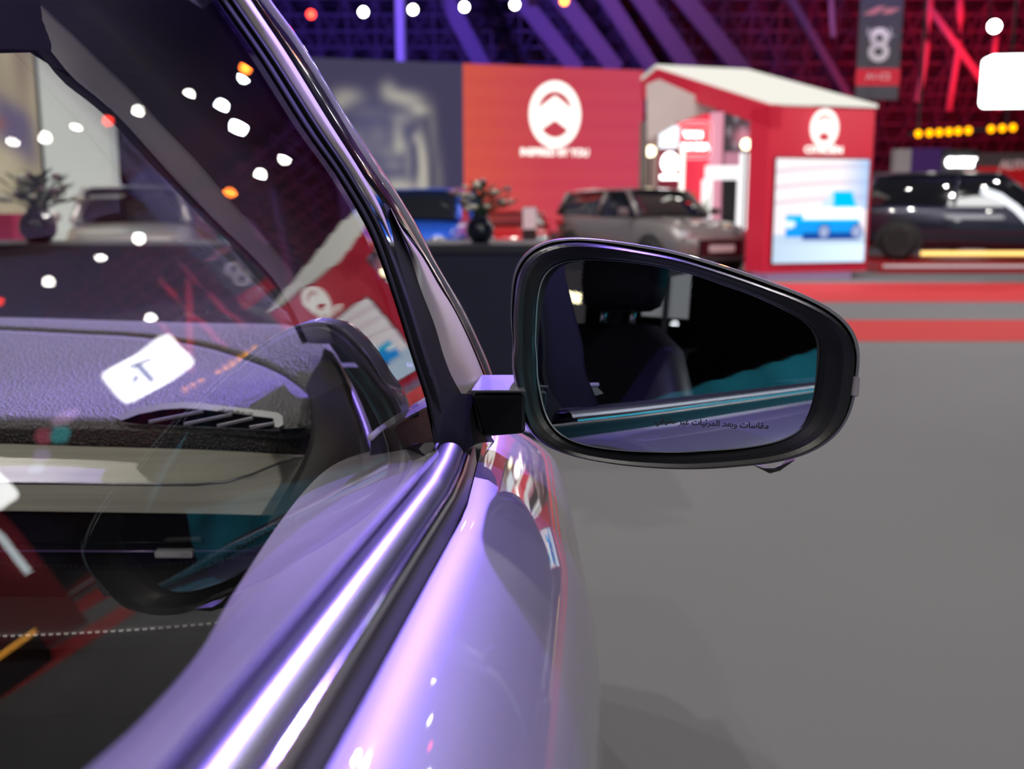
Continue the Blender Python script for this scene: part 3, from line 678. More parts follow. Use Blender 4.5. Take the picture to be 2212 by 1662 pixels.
def vehicle(name, label, cat, loc, rz, pm, L=4.0, Wd=1.76, H=1.48, belt=.95, hood=.98, style='hatch', group=None, plate=True, stripe=None, ry=.32):
    """local x runs forward, origin on the ground under the middle"""
    t = thing(name, label, cat, loc, rz, group)
    h2 = L / 2; w = Wd / 2; gc = .2
    if style == 'suv': ws, wt, rt, rb = .20, .06, -.40, -.475
    elif style == 'estate': ws, wt, rt, rb = .17, .06, -.42, -.475
    elif style == 'sedan': ws, wt, rt, rb = .22, .05, -.24, -.42
    else: ws, wt, rt, rb = .21, .05, -.34, -.46
    # lower body loft: (x, half width, low, belt)
    st = [(-.5, .70, .42, belt * .80), (-.495, .82, .30, belt * .97), (-.46, .93, .25, belt * 1.02), (-.36, 1.0, .2, belt * 1.03), (-.15, 1.0, gc, belt), (.1, 1.0, gc, belt * .99), (ws, .985, gc, belt * .98), (.30, .97, .2, hood * .93), (.40, .93, .2, hood * .88), (.465, .84, .24, hood * .78), (.495, .70, .30, hood * .66), (.502, .58, .38, hood * .55)]
    rings = []
    for x, k, lo, be in st:
        X = x * L; a = w * k; m = (lo + be) / 2
        half = [(0, lo), (a * .8, lo), (a * .96, lo + .07), (a, m - .03), (a * .985, m + .08), (a * .93, be - .07), (a * .84, be - .01), (a * .5, be + .012), (0, be + .02)]
        rings.append([(X, y, z) for y, z in half] + [(X, -y, z) for y, z in half[-2:0:-1]])
    o = MB().loft(rings, True, True).build('body', pm, t, True, False)
    m = o.modifiers.new('s', 'SUBSURF'); m.levels = 1; m.render_levels = 1
    # greenhouse
    def gring(x, k, z, wt_=.83):
        return (x * L, w * k, z)
    top = H
    gl_ = [(rb, .84, belt * .98, belt + .02), (rt - .0, .86, belt * .98, top - .03), (-.1, .87, belt * .96, top), (wt, .86, belt * .96, top - .02), (ws + .015, .84, belt * .95, belt + .01)]
    rings = []
    for x, k, lo, hi in gl_:
        X = x * L; a = w * k; b_ = w * .70 if hi > belt + .1 else a * .98
        rings.append([(X, a, lo), (X, (a + b_) / 2 + .015, (lo + hi) / 2), (X, b_, hi - .03 if hi > belt + .1 else hi), (X, b_ * .8, hi), (X, 0, hi + .012), (X, -b_ * .8, hi), (X, -b_, hi - .03 if hi > belt + .1 else hi), (X, -(a + b_) / 2 - .015, (lo + hi) / 2), (X, -a, lo)])
    g = MB().loft(rings).build('windows', M['cglass'], t, True, False)
    # roof skin and pillars in body colour
    rf = MB(); rr = []
    for x, k, z in ((rt - .01, .66, top - .02), (rt + .06, .71, top), (-.1, .72, top + .012), (wt - .02, .71, top - .005), (wt + .01, .69, top - .03)):
        a = w * k; rr.append([(x * L, a + .02, z - .035), (x * L, a * .86, z + .012), (x * L, 0, z + .024), (x * L, -a * .86, z + .012), (x * L, -a - .02, z - .035)])
    rf.loft(rr)
    for sg in (1, -1):
        rf.bar(((wt) * L, sg * (w * .70 + .01), top - .03), ((ws + .015) * L, sg * (w * .84 + .005), belt), .07, .05)
        rf.bar(((rt) * L, sg * (w * .70 + .01), top - .05), ((rb + .01) * L, sg * (w * .85 + .005), belt), .16 if style != 'sedan' else .1, .05)
        rf.bar((-.10 * L, sg * (w * .70 + .015), top - .03), (-.11 * L, sg * (w * .885 + .015), belt), .07, .04)
    rf.build('roof', pm, t, True, False)
    for sx in (.31, -.31):
        for sg in (1, -1):
            # dark arch
            arch = [(sx * L + math.cos(a) * (ry + .065), sg * (w * 1.0 - .02), ry + math.sin(a) * (ry + .065)) for a in np.linspace(-.3, math.pi + .3, 16)]
            MB().prism(arch, (0, sg * .03, 0)).build('wheel_arch', M['dark'], t, False, False)
            wheel(t, sx * L, sg * (w - .07), ry, .22, -sg)
    for sg in (1, -1):
        MB().lathe([(.02, 0), (.15, .02), (.15, .05), (.1, .1)], (.463 * L, sg * w * .66, hood * .68), 16, Matrix.Rotation(math.pi / 2, 4, 'Y') @ Matrix.Scale(.6, 4, (1, 0, 0))).build('headlamp', M['head'], t, True, False)
        MB().box((-.498 * L, sg * w * .62 - .1, belt * .8), (-.47 * L, sg * w * .62 + .14 * sg + .1, belt * .92)).build('tail_lamp', M['taill'], t, False, False, .01)
        MB().box((ws * L - .12, sg * (w + .02), belt + .0), (ws * L + .02, sg * (w + .17), belt + .13)).build('door_mirror', pm, t, False, False, .03)
    MB().box((.488 * L, -w * .5, .33), (.507 * L, w * .5, hood * .62)).build('grille', M['black_gloss'], t, False, False, .02)
    if plate: MB().box((.505 * L, -.26, .42), (.512 * L, .26, .53)).build('number_plate', M['plate'], t, False, False)
    MB().box((-.51 * L, -.26, .42), (-.5 * L, .26, .53)).build('number_plate', M['plate'], t, False, False)
    return t
M['taill'] = mat('red_tail_lens', (.5, .01, .01), .2, 0, 1., emit=.3)
M['plate'] = mat('pale_plate', (.65, .55, .58), .5)
p_grey = paint('grey_display_paint', (.24, .225, .23), .4, .35); p_blue = mat('vivid_blue_paint', (.015, .10, .62), .3, .2, 1., .03, emit=.06); p_dark = paint('midnight_paint', (.018, .018, .04), .4, .3)
p_silver = paint('champagne_silver_paint', (.72, .67, .66), .6, .3); p_red = mat('bright_red_paint', (.45, .01, .015), .3, .1, 1.)
def ground(px, Y): return (atY(px, 500, Y)[0], Y, 0)
x_, y_, _ = ground(1400, 19.0)
vehicle('estate_car', 'grey estate car with dark windows and many lamp glints in front of the booth', 'car', (x_, y_, 0), math.radians(-62), p_grey, 4.1, 1.78, 1.46, 1.0, 1.0, 'estate')
x_, y_, _ = ground(915, 16.8)
vehicle('hatchback_car', 'vivid blue hatchback partly hidden by the pillar and flowers', 'car', (x_, y_, 0), math.radians(-96), p_blue, 3.9, 1.70, 1.42, .96, .96, 'hatch')
x_, y_, _ = ground(1112, 20.5)
vehicle('compact_car', 'red compact car mostly hidden behind the flower vase', 'car', (x_, y_, 0), math.radians(-90), p_red, 3.0, 1.5, 1.05, .8, .8, 'hatch')
x_, y_, _ = ground(290, 16)
vehicle('saloon_car', 'silver car facing forward, seen through the windshield by the white wall', 'car', (x_, y_, 0), math.radians(-72), p_silver, 4.4, 1.84, 1.45, .95, .95, 'sedan')
# dark SUV on its red platform
sy = 19.5
xa = atY(1905, 590, sy)[0]
pf = thing('car_platform', 'red-edged low platform with white strip under the dark SUV', 'platform', (xa + 3, sy, 0))
MB().box((xa - .5, sy - 1.3, 0), (xa + 7, sy + 1.6, .17)).build('deck', mat('platform_red', (.35, .01, .015), .4, emit=.12), pf, bevel=.01)
MB().box((xa - .45, sy - 1.315, .10), (xa + 6.9, sy - 1.3, .145)).build('edge_strip', mat('platform_white', (.6, .55, .6), .4, emit=.35), pf)
vehicle('suv_car', 'midnight dark SUV on a red platform beneath the amber lamps', 'car', (xa + 1.75, sy, .17), math.radians(-20), p_dark, 4.5, 1.86, 1.58, 1.02, 1.02, 'suv', ry=.35)
x0, z1 = atY(2012, 548, sy + 1.2)[[0, 2]]; x1, z0 = atY(2208, 566, sy + 1.2)[[0, 2]]
o = MB().box((x0, sy + 1.7, z0), (x1 + 1.5, sy + 1.75, z1 + .02)).build('light_strip', emis('warm_strip', (1, .62, .18), 2.0)); tag(o, 'long warm yellow light strip glowing beneath the dark SUV', 'light')
o = MB().tube([atY(2122, 412, 15), atY(2160, 425, 15), atY(2195, 450, 15), atY(2235, 490, 15)], .05, 8).build('pillar_glint', emis('white_arc', (.9, .93, 1), 1.3), smooth=True); tag(o, 'white curved arc imitating light reflected on the dark SUV pillar', 'light')  # glowing arc stands in for light reflected on the SUV's pillar
# far stands on the right
def stand(x0, y0, x1, y1, Y, m, label, name='stand_fascia', cat='stand', d=.3, foot=True):
    a = atY(x0, y0, Y); b = atY(x1, y1, Y)
    o = MB().box((a[0], Y, 0 if foot else b[2]), (b[0], Y + d, a[2])).build(name, m); return tag(o, label, cat)
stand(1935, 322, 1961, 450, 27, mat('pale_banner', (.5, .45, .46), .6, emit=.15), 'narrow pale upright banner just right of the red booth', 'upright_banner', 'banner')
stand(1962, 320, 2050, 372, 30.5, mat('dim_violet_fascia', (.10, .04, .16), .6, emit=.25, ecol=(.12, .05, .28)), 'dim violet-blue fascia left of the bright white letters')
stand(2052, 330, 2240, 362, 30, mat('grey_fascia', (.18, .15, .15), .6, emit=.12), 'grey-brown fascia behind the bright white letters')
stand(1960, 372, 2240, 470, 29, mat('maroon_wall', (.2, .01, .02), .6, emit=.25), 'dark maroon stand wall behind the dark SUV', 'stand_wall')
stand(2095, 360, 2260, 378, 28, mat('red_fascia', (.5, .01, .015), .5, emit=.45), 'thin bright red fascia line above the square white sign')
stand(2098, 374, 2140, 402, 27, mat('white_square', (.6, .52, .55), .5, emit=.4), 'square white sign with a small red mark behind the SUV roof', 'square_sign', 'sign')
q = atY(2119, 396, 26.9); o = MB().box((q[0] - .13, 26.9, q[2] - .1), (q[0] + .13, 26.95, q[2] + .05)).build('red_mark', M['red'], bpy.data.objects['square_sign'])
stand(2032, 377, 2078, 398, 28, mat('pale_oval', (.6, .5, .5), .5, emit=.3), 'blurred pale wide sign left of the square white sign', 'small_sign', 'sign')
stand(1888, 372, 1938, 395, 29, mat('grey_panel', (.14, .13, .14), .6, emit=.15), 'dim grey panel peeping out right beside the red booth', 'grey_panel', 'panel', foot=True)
q = atY(2076, 345, 26); lt = thing('lit_letters', 'very bright white blurred letters over the dark SUV', 'sign', (q[0], 26, q[2]))
text('CHERY', .28, emis('letter_white', (1, 1, 1), 9), 'lettering', lt, .03, frame((q[0], 26, q[2] - .16), (1, 0, 0), (0, 0, 1)), bold=.012, sx=.8)
MB().box((q[0] - .45, 26.05, q[2] - .25), (q[0] + .45, 26.1, q[2] + .25)).box((q[0] - .05, 26.1, 0), (q[0] + .05, 26.16, q[2])).build('backing', M['dark'], lt)
q = atY(2188, 357, 27.5); lt = thing('pale_letters', 'dim pink letters on the thin red fascia at the right edge', 'sign', (q[0], 27.5, q[2]))
text('AUTO', .32, mat('pink_letters', (.6, .4, .4), .5, emit=.4), 'lettering', lt, .02, frame((q[0] + .1, 27.5, q[2] - .1), (1, 0, 0), (0, 0, 1)), bold=.01)
# visitor near the booth

# ---- pale wall and poster on the left, seen through the windshield
YW = 20.
w0 = atY(95, 300, YW)[0]; w1 = atY(236, 300, YW)[0]; pl_ = atY(-900, 300, YW)[0]
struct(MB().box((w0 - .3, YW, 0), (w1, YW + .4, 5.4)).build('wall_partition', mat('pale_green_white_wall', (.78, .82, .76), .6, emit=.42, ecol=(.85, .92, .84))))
tw = atY(292, 300, YW)[0]
o = MB().box((w1, YW + .1, 3.05), (tw, YW + .3, 4.3)).build('teal_panel', mat('teal_pale_panel', (.25, .5, .52), .6, emit=.35)); tag(o, 'pale teal panel at the upper right of the pale wall', 'panel')
def poster_fn(u, v):
    x = -900 + u * (88 + 900); y = 540 - v * 460     # poster laid out left to right, top is v=1
    c = np.array([.50, .42, .27]); n = .5 + .5 * math.sin(x * .045 + math.sin(y * .02) * 2)
    c = c * (.8 + .25 * n)
    k = math.exp(-((x - 62) / 20) ** 2 - ((y - 170) / 120) ** 2) ; c = c * (1 - .6 * k) + np.array([.20, .12, .10]) * .6 * k
    k = math.exp(-((x - 38) / 42) ** 4 - ((y - (290 + (x - 20) * .5)) / 48) ** 4); c = c * (1 - k * .85) + np.array([.09, .07, .20]) * k * .85
    k = math.exp(-((x + 5) / 22) ** 2 - ((y - 290) / 12) ** 2); c = c * (1 - k) + np.array([.35, .12, .10]) * k
    k = math.exp(-((x - 10) / 40) ** 2 - ((y - 360) / 30) ** 2); c = c * (1 - k * .5) + np.array([.62, .55, .38]) * k * .5
    k = max(0, (y - 420) / 120); c = c * (1 - .45 * k) + np.array([.3, .25, .32]) * .45 * k
    return tuple(c)
ps = thing('portrait_poster', 'large beige portrait poster seen through the windshield at the left', 'poster', ((pl_ + w0) / 2, YW - .2, 0))
picture(poster_fn, w0 - pl_, 4.9, 150, 60, frame(((pl_ + w0) / 2, YW - .2, 2.45), (1, 0, 0), (0, 0, 1)), screen_mat('poster_print', 1.05), 'print', ps)
MB().box((pl_, YW - .19, 0), (w0, YW - .05, 4.95)).build('backing', M['dark'], ps)
o = MB().box((atY(462, 300, 19)[0], 19, 0), (atY(500, 300, 19)[0], 19.2, 1.5)).build('green_panel', mat('green_board', (.01, .16, .10), .6, emit=.25)); tag(o, 'small dark green board right of the silver car through the windshield', 'board')
o = MB().box((atY(412, 300, 19.3)[0], 19.3, 0), (atY(455, 300, 19.3)[0], 19.5, 1.6)).build('brown_panel', mat('brown_red_board', (.2, .05, .05), .6, emit=.2)); tag(o, 'reddish brown board between silver car and green board', 'board')
ra = atY(12, 470, 9); o = MB().box((ra[0] - .35, 9, 0), (ra[0] + .05, 9.3, ra[2] + .03)).build('red_totem', mat('magenta_red_totem', (.45, .01, .06), .4, emit=.2)); tag(o, 'magenta red block at the far left beside the dark vase', 'block')
# ---- more rafter spotlights to the right, the ones mirrored in the side glass
AZEL = [('w', 22.4, 20.2), ('w', 20.9, 19.6), ('w', 19.2, 19.2), ('r', 17.6, 18.6), ('w', 15.8, 18.2), ('w', 12.7, 17.4), ('c', 11.8, 15.9), ('big', 12.2, 14.5), ('w', 11.8, 11.7), ('w', 13.6, 11.8), ('o', 8.7, 16.6), ('c', 9.4, 16.3), ('o', 15.7, 11.9), ('w', 18.4, 12.2), ('w', 21.5, 12.5), ('w', 23.8, 12.7), ('w', 26.7, 13.1), ('r', 29.4, 13.4)]
GL = ('white lamp mirrored farthest left over the beige poster', 'white lamp mirrored at the edge of poster and pale wall', 'white lamp mirrored on the pale wall', 'small red lamp mirrored beside the pale wall edge', 'white lamp mirrored on the grey inner pillar', 'white lamp mirrored high on the dark pillar trim', 'cold ribbed white lamp mirrored above the large cold one', 'large cold white lamp, biggest of those mirrored in the glass', 'white lamp mirrored nearest the door frame', 'small white lamp mirrored below left of the one at the door frame', 'orange lamp mirrored highest in the side glass', 'cold white lamp mirrored just below the highest orange one', 'orange-red lamp with red glow mirrored at the inner pillar', 'white lamp mirrored over the right end of the silver car', 'white lamp mirrored below the silver car bumper', 'white lamp mirrored on the dark counter edge', 'white lamp mirrored low over the dark counter', 'red lamp mirrored at the far left over the counter')
for (k, az, el), lab_ in zip(AZEL, GL):
    D = 29. + 1.3 * (GL.index(lab_) % 6); a, e = math.radians(az), math.radians(el)
    q = np.array([D * math.sin(a), D * math.cos(a), 1.2 + D * math.tan(e)])
    kind, r, nm = {'w': (hot, .16, 'white'), 'r': (hotr, .16, 'red'), 'c': (cold, .17, 'cold white'), 'big': (cold, .24, 'large cold white'), 'o': (hoto, .18, 'orange-red')}[k]
    spot(q, r, kind, lab_, nm + ' rafter spotlights mirrored in the glass')
# ---- things beyond the right edge, mirrored in the side glass
def pol(az, el, D): a = math.radians(az); return np.array([D * math.sin(a), D * math.cos(a), 1.2 + D * math.tan(math.radians(el))])
sign_box(pol(37.4, 4.9, 15.5), 1.5, .8, math.radians(30), 'second white rounded light box sign, mirrored at the left edge of the glass')
c0 = pol(37.6, 0, 14); tt = thing('emblem_totem', 'dark red totem with round emblem and white light tube mirrored in the glass', 'totem', (c0[0], c0[1], 0))
xd = np.array([math.cos(math.radians(37.6)), -math.sin(math.radians(37.6)), 0]); fn_ = np.cross(xd, (0, 0, 1.))
MB().prism([c0 * [1, 1, 0] + xd * s for s in (-.5, .75)] + [c0 * [1, 1, 0] + xd * .75 + np.array([0, 0, 2.0]), c0 * [1, 1, 0] + xd * -.5 + np.array([0, 0, 2.0])], -fn_ * .4).build('panel', mat('totem_dark_red', (.3, .01, .015), .5, emit=.3), tt)
emblem(frame(c0 * [1, 1, 0] + np.array([0, 0, 1.62]) + fn_ * .03 + xd * .05, xd, (0, 0, 1)), .3, .38, M['logo'], 'emblem', tt)
MB().bar(c0 * [1, 1, 0] + xd * -.3 + fn_ * .1 + np.array([0, 0, 1.05]), c0 * [1, 1, 0] + xd * -.3 + fn_ * .1 + np.array([0, 0, 1.85]), .09, .04).build('light_tube', emis('tube_white', (.85, .95, 1), 4), tt)
a_, b__ = pol(37.6, -3.8, 12.3), pol(45, -4.0, 12.0)
lw_ = tag(MB().prism([a_ * [1, 1, 0], b__ * [1, 1, 0], b__ * [1, 1, 1] + [.0, 0, .06], a_ * [1, 1, 1] + [0, 0, .06]], (.6, .7, 0)).build('low_platform', M['dark']), 'low dark platform with an amber strip light mirrored at the lower left', 'platform')
o = MB().bar(a_ - [.03, .04, 0], b__ - [.03, .04, 0], .05, .07).build('floor_light_strip', emis('amber_strip', (1, .42, .06), 4)); tag(o, 'amber strip light on the floor mirrored at the lower left', 'light')
for k, (az, el, w_, h_, cl) in enumerate(((30.4, 5.9, .5, .16, (.9, .5, .9)), (31.2, 5.2, .35, .3, (.1, .75, .8)), (31.9, 5.6, .3, .3, (.9, .15, .25)), (32.6, 4.8, .3, .3, (.5, .3, .85)), (33.2, 4.3, .3, .25, (.6, .85, 1)))):
    q = pol(az, el, 15.2 + .5 * k); o = MB().lathe([(.01, -.13), (w_ * .4, -.05), (w_ * .4, .05), (.01, .13)], q, 10).build('balloon', emis('party_colour', cl, 1.2), smooth=True)
    tag(o, ('pink', 'teal', 'red', 'violet', 'pale blue')[k] + ' glowing ornament hanging under the white light box sign', 'ornament')
# ---- things behind and left, mirrored in the wing mirror
o = MB().box((-14, -13, 0), (-13.8, -1, 5.5)).build('stand_wall', mat('taupe_stand_wall', (.30, .26, .25), .7, emit=.10)); tag(o, 'taupe stand wall behind the car, seen only in the wing mirror', 'wall panel')
o = MB().box((-8.1, -7.1, 2.15), (-8.0, -6.3, 2.32)).build('light_strip', emis('yellow_strip', (1, .82, .4), 4)); tag(o, 'short yellow light strip seen in the wing mirror beside the headrest', 'light')
ib_ = thing('info_board', 'white information board with teal picture seen in the wing mirror', 'sign', (-6, -6.95, 0))
IF = frame((-6, -6.95, 2.3), (.75, -.66, 0), (0, 0, 1))
MB().box((-.35, -.40, -.02), (.35, .40, 0), IF).build('board', mat('white_board', (.6, .6, .57), .5, emit=.12), ib_)
MB().box((-.02, .02, 0), (.32, .36, .01), IF).build('teal_picture', mat('teal_picture', (.05, .4, .5), .5, emit=.3), ib_)
MB().box((-.04, -2.3, -.08), (.04, .3, -.02), IF).build('post', M['dark'], ib_)
vehicle('saloon_car', 'pale car behind the foreground car, seen only in the wing mirror', 'car', (-5.2, -3.2, 0), math.radians(30), p_silver, 4.3, 1.8, 1.45, .95, .95, 'sedan')
# ---- teal video wall behind the photographer, seen only by reflection
tz = pol(158, 0, 8.2); tdx = np.array([math.cos(math.radians(158)), -math.sin(math.radians(158)), 0])
def tealfn(u, v):
    k = .5 + .5 * math.sin(u * 9 + v * 4) * math.sin(v * 6 + u * 3)
    return (.02 + .05 * k, .40 + .22 * k, .52 + .22 * k)
tv = thing('teal_led_wall', 'wide teal video wall behind the camera mirrored in the car', 'video wall', (tz[0], tz[1], 0))
picture(tealfn, 8.5, 2.65, 30, 14, frame(tz * [1, 1, 0] + np.array([0, 0, 2.0]), -tdx if (np.cross(tdx, (0, 0, 1.)) @ (CAM - tz)) < 0 else tdx, (0, 0, 1)), screen_mat('teal_screen', 1.7), 'screen', tv)
MB().prism([tz * [1, 1, 0] + tdx * s_x + np.array([0, 0, z]) for s_x, z in ((-4.3, 0), (4.3, 0), (4.3, 3.38), (-4.3, 3.38))], (tz - CAM) * [1, 1, 0] / 8.2 * .3 + 0).build('housing', M['dark'], tv)

# ================================================================== THE CAR IN FRONT OF THE LENS
CARB = thing('car', 'purple-lit silver car with large wing mirror in the foreground', 'car', (-.75, .6, 0))
def crv(pts, f=None, **k):
    """image-traced points, each with its own depth (px, py, Y)"""
    return [atY(*p) for p in pts]
def ext(prof, mt, name, t0=-1.9, t1=.71, n=40, taper=True, parent=CARB, close=False, smooth=True):
    """profile (X, Z) run along the car"""
    rings = []
    for t in np.linspace(t0, t1, n):
        sh = .065 * max(0, t - .6) + .02 * max(0, -t - .5) if taper else 0
        dz = .16 * max(0, t - .98) if taper else 0
        rings.append([car(x - sh, z - dz, t) for x, z in prof])
    return MB().loft(rings, close, close).build(name, mt, parent, smooth)
def prof(pts, n):
    return [tuple(p) for p in resample([(x, z) for x, z in pts], n)]
# ---- door skin
door = ext(prof([(-.0725, -.1385), (-.0715, -.1372), (-.069, -.1370), (-.064, -.1385), (-.056, -.1415), (-.044, -.1465), (-.028, -.1555), (-.010, -.171), (.002, -.195), (.008, -.23), (.009, -.28), (.005, -.34), (-.002, -.42), (-.008, -.52), (-.01, -.7), (-.02, -.85)], 70), M['paint'], 'door_panel', -1.4, 1.03, 60)
fend = ext(prof([(-.085, -.139), (-.0725, -.1372), (-.069, -.1368), (-.064, -.1385), (-.056, -.1415), (-.044, -.1465), (-.028, -.1555), (-.010, -.171), (.002, -.195), (.008, -.23), (.009, -.28), (.005, -.34), (-.002, -.42), (-.008, -.52), (-.01, -.7)], 60), M['paint'], 'front_fender', 1.034, 2.5, 40)
ext([(-.074, -.142), (-.06, -.146), (-.03, -.158), (-.014, -.174), (0, -.2), (.004, -.23), (.005, -.28)], M['black_matte'], 'shut_gap', 1.02, 1.045, 3)
# ---- belt mouldings
belt = ext(prof([(-.1005, -.119), (-.1000, -.1155), (-.0985, -.1145), (-.0972, -.1155)], 8), M['black_matte'], 'belt_seal', -1.9, .712)
ext(prof([(-.0972, -.1175), (-.0955, -.1160), (-.093, -.1150), (-.089, -.1146), (-.085, -.1158), (-.0818, -.1185), (-.0805, -.1215)], 24), M['belt'] if 'belt' in M else M['chrome_soft'], 'belt_moulding', -1.9, .708)
ext(prof([(-.0805, -.1222), (-.0795, -.1212), (-.078, -.1210), (-.0765, -.1220), (-.0758, -.1245)], 12), M['chrome'], 'chrome_strip', -1.9, .706)
ext(prof([(-.0758, -.1248), (-.0745, -.1270), (-.0738, -.134), (-.0730, -.1400)], 12), M['gap'], 'gap_filler', -1.9, .76)
# ---- side glass
gs = []
for t in np.linspace(-1.5, .76, 30):
    top = .335 - max(0, t - .15) * .0
    gs.append([gpt(s, t) for s in np.linspace(-.012, .36, 22)])
# the front edge follows the raked pillar
def edgeT(px, py): P = SG(px, py); return (P - G0) @ B + .7
gl_edge = [(410, -90), (470, 0), (560, 130), (655, 280), (726, 381), (797, 505), (850, 652), (890, 782), (916, 860), (937, 955), (948, 985)]
ge = [SG(*p) for p in gl_edge]
def st_of(P):
    q = P - CY; return (math.atan2(q @ WU, q @ O) - T0) * RG, (P - G0) @ B + .7
ges = sorted([st_of(p) for p in ge])
S_, T_ = [a for a, b in ges], [b for a, b in ges]
rows = []
for s in np.linspace(-.012, .335, 36):
    te = float(np.interp(s, S_, T_)) + .003
    rows.append([gpt(s, t) for t in np.r_[np.linspace(-.62, te, 26)]])
win = MB().loft(rows).build('side_window', M['glass'], CARB)
# ---- door frame, sail and pillar skins (traced, placed on the side of the car)
def SPL(px, py, off=0.):
    xe = float(np.polyval(PXE, py)); Y0 = float(np.polyval(PYE, py))
    dx = (px - xe) / FPX * Y0
    return atY(px, py, Y0 + .05 + 4.2 * dx - off * 3.6)
def strip_of(curves, name, mt, n=40, solid=.010, off=-1, parent=CARB, F=SPL):
    return sheet([[F(x, y, o) for x, y in pts] for pts, o in curves], n, 3, 0, name, mt, parent, off)
eL = [(410, -90), (470, 0), (560, 130), (655, 280), (726, 381), (797, 505), (850, 652), (890, 782), (916, 860), (937, 955), (944, 990)]
e1 = [(430, -90), (490, 0), (580, 130), (672, 276), (742, 377), (812, 500), (864, 650), (905, 782), (931, 860), (953, 952), (960, 985)]
e2 = [(452, -90), (512, 0), (598, 126), (690, 270), (760, 376), (828, 498), (884, 640), (926, 770), (955, 856), (978, 940), (984, 975)]
e1 = [(430, -90), (490, 0), (580, 130), (672, 276), (742, 377), (812, 500), (864, 650), (905, 782), (931, 860), (953, 952), (960, 985)]
PXE = np.polyfit([p[1] for p in e1], [p[0] for p in e1], 4); PYE = np.polyfit([p[1] for p in e1], [SG(p[0], p[1], 0)[1] for p in e1], 2)
sheet([[SG(x, y, 0) for x, y in eL], [SG(x, y, 0) * .5 + SPL(x, y, 0) * .5 for x, y in eL], [SPL(x, y, 0) for x, y in eL]], 40, 2, 0, 'window_channel', M['frame'], CARB)
strip_of([(eL, .001), ([(x + 7, y - 1) for x, y in eL], .005), (e1, .006)], 'window_rubber', M['frame'], solid=.006)
strip_of([(e1, .0035), ([((a[0] + b[0]) / 2, (a[1] + b[1]) / 2) for a, b in zip(e1, e2)], .0075), (e2, .006)], 'inner_frame_strip', M['frame'], solid=.008)
# purple-rose door frame strip ending in the fork
r1 = [(452, -90), (512, 0), (598, 126), (690, 270), (765, 381), (812, 460), (846, 524)]
r2 = [(482, -90), (541, 0), (626, 126), (710, 262), (781, 374), (824, 452), (849, 524)]
strip_of([(r1, .006), ([((a[0] + b[0]) / 2, (a[1] + b[1]) / 2) for a, b in zip(r1, r2)], .0095), (r2, .008)], 'door_frame', M['rose'], solid=.006)
# fork rubber between the strips
f1 = [(828, 440), (836, 462), (846, 500), (853, 533), (884, 640), (926, 770), (955, 856), (978, 940), (984, 975)]
f2 = [(832, 438), (846, 458), (866, 504), (882, 545), (910, 628), (940, 712), (970, 800), (997, 852), (1012, 880)]
strip_of([(f1, .006), (f2, .006)], 'fork_rubber', M['frame'], solid=.006)
# rose sail triangle
s1 = [(843, 450), (864, 500), (888, 560), (908, 622), (940, 706), (968, 800), (997, 854), (1013, 884)]
s2 = [(844, 449), (869, 496), (912, 555), (949, 619), (979, 667), (1009, 727), (1036, 790), (1050, 826)]
strip_of([(s1, .005), ([((a[0] + b[0]) / 2, (a[1] + b[1]) / 2) for a, b in zip(s1, s2)], .011), (s2, .009)], 'sail_panel', M['rose'], solid=.006)
# black strip beside it and the painted pillar
b1 = [(482, -90), (541, 0), (626, 126), (710, 262), (781, 374), (828, 438), (869, 496), (912, 555), (949, 619), (979, 667), (1009, 727), (1036, 790), (1050, 826)]
b2 = [(505, -90), (566, 0), (629, 84), (693, 182), (777, 323), (844, 421), (886, 490), (924, 555), (962, 620), (992, 676), (1022, 738), (1048, 800), (1060, 832)]
b3 = [(527, -90), (585, 0), (656, 98), (733, 226), (821, 361), (868, 434), (902, 490), (935, 555), (968, 612), (998, 662), (1034, 738), (1060, 800), (1068, 832)]
strip_of([(b1, .0045), ([(a[0] * .6 + b[0] * .4, a[1] * .6 + b[1] * .4) for a, b in zip(b1, b2)], .0065), (b2, .004)], 'black_pillar_strip', M['black_gloss'], solid=.006)
strip_of([(b2, .003), ([(a[0] * .5 + b[0] * .5, a[1] * .5 + b[1] * .5) for a, b in zip(b2, b3)], .0055), (b3, .001), ([(x - 3, y + 1) for x, y in b3], -.012), ([(x - 30, y + 4) for x, y in b3], -.03)], 'pillar', M['paint'])
# pillar root / lower black shoe between door frame and arm
strip_of([([(930, 850), (937, 955), (948, 985)], .004), ([(985, 850), (990, 945), (1000, 975)], .012), ([(1018, 852), (1020, 940), (1034, 958)], .014), ([(1050, 852), (1062, 944), (1075, 956)], .004)], 'pillar_shoe', M['frame'], 14, .01)
# roof rail and roof above
rl = []
for t in np.linspace(-1.6, .12, 24):
    p = gpt(.335, t); rl.append([p + O * .012, p + O * .014 + WU * .012, p + O * .004 + WU * .03, p - O * .08 + WU * .06, p - O * .45 + WU * .095, p - O * .75 + WU * .10, p - O * 1.05 + WU * .095, p - O * 1.42 + WU * .05])
rf = MB().loft(rl).build('roof', M['paint'], CARB); m = rf.modifiers.new('t', 'SOLIDIFY'); m.thickness = .01; m.offset = 1
hl = MB().loft([[q - WU * .035 for q in r[3:]] for r in rl]).build('headliner', M['pillartrim'], CARB)
rl2 = []
for Yr, xo, zr_ in ((-.05, -.24, 1.46), (.2, -.24, 1.455), (.5, -.26, 1.43), (.75, -.29, 1.385), (.93, -.32, 1.335)):
    rl2.append([np.array([x, Yr + .04 * (x + .8) ** 2, zr_ + .012 * (1 - ((x + .85) / .6) ** 2)]) for x in np.linspace(xo, -1.45, 12)])
rf2 = MB().loft(rl2).build('roof_front', M['darktrim'], CARB); m = rf2.modifiers.new('t', 'SOLIDIFY'); m.thickness = .02; m.offset = 0
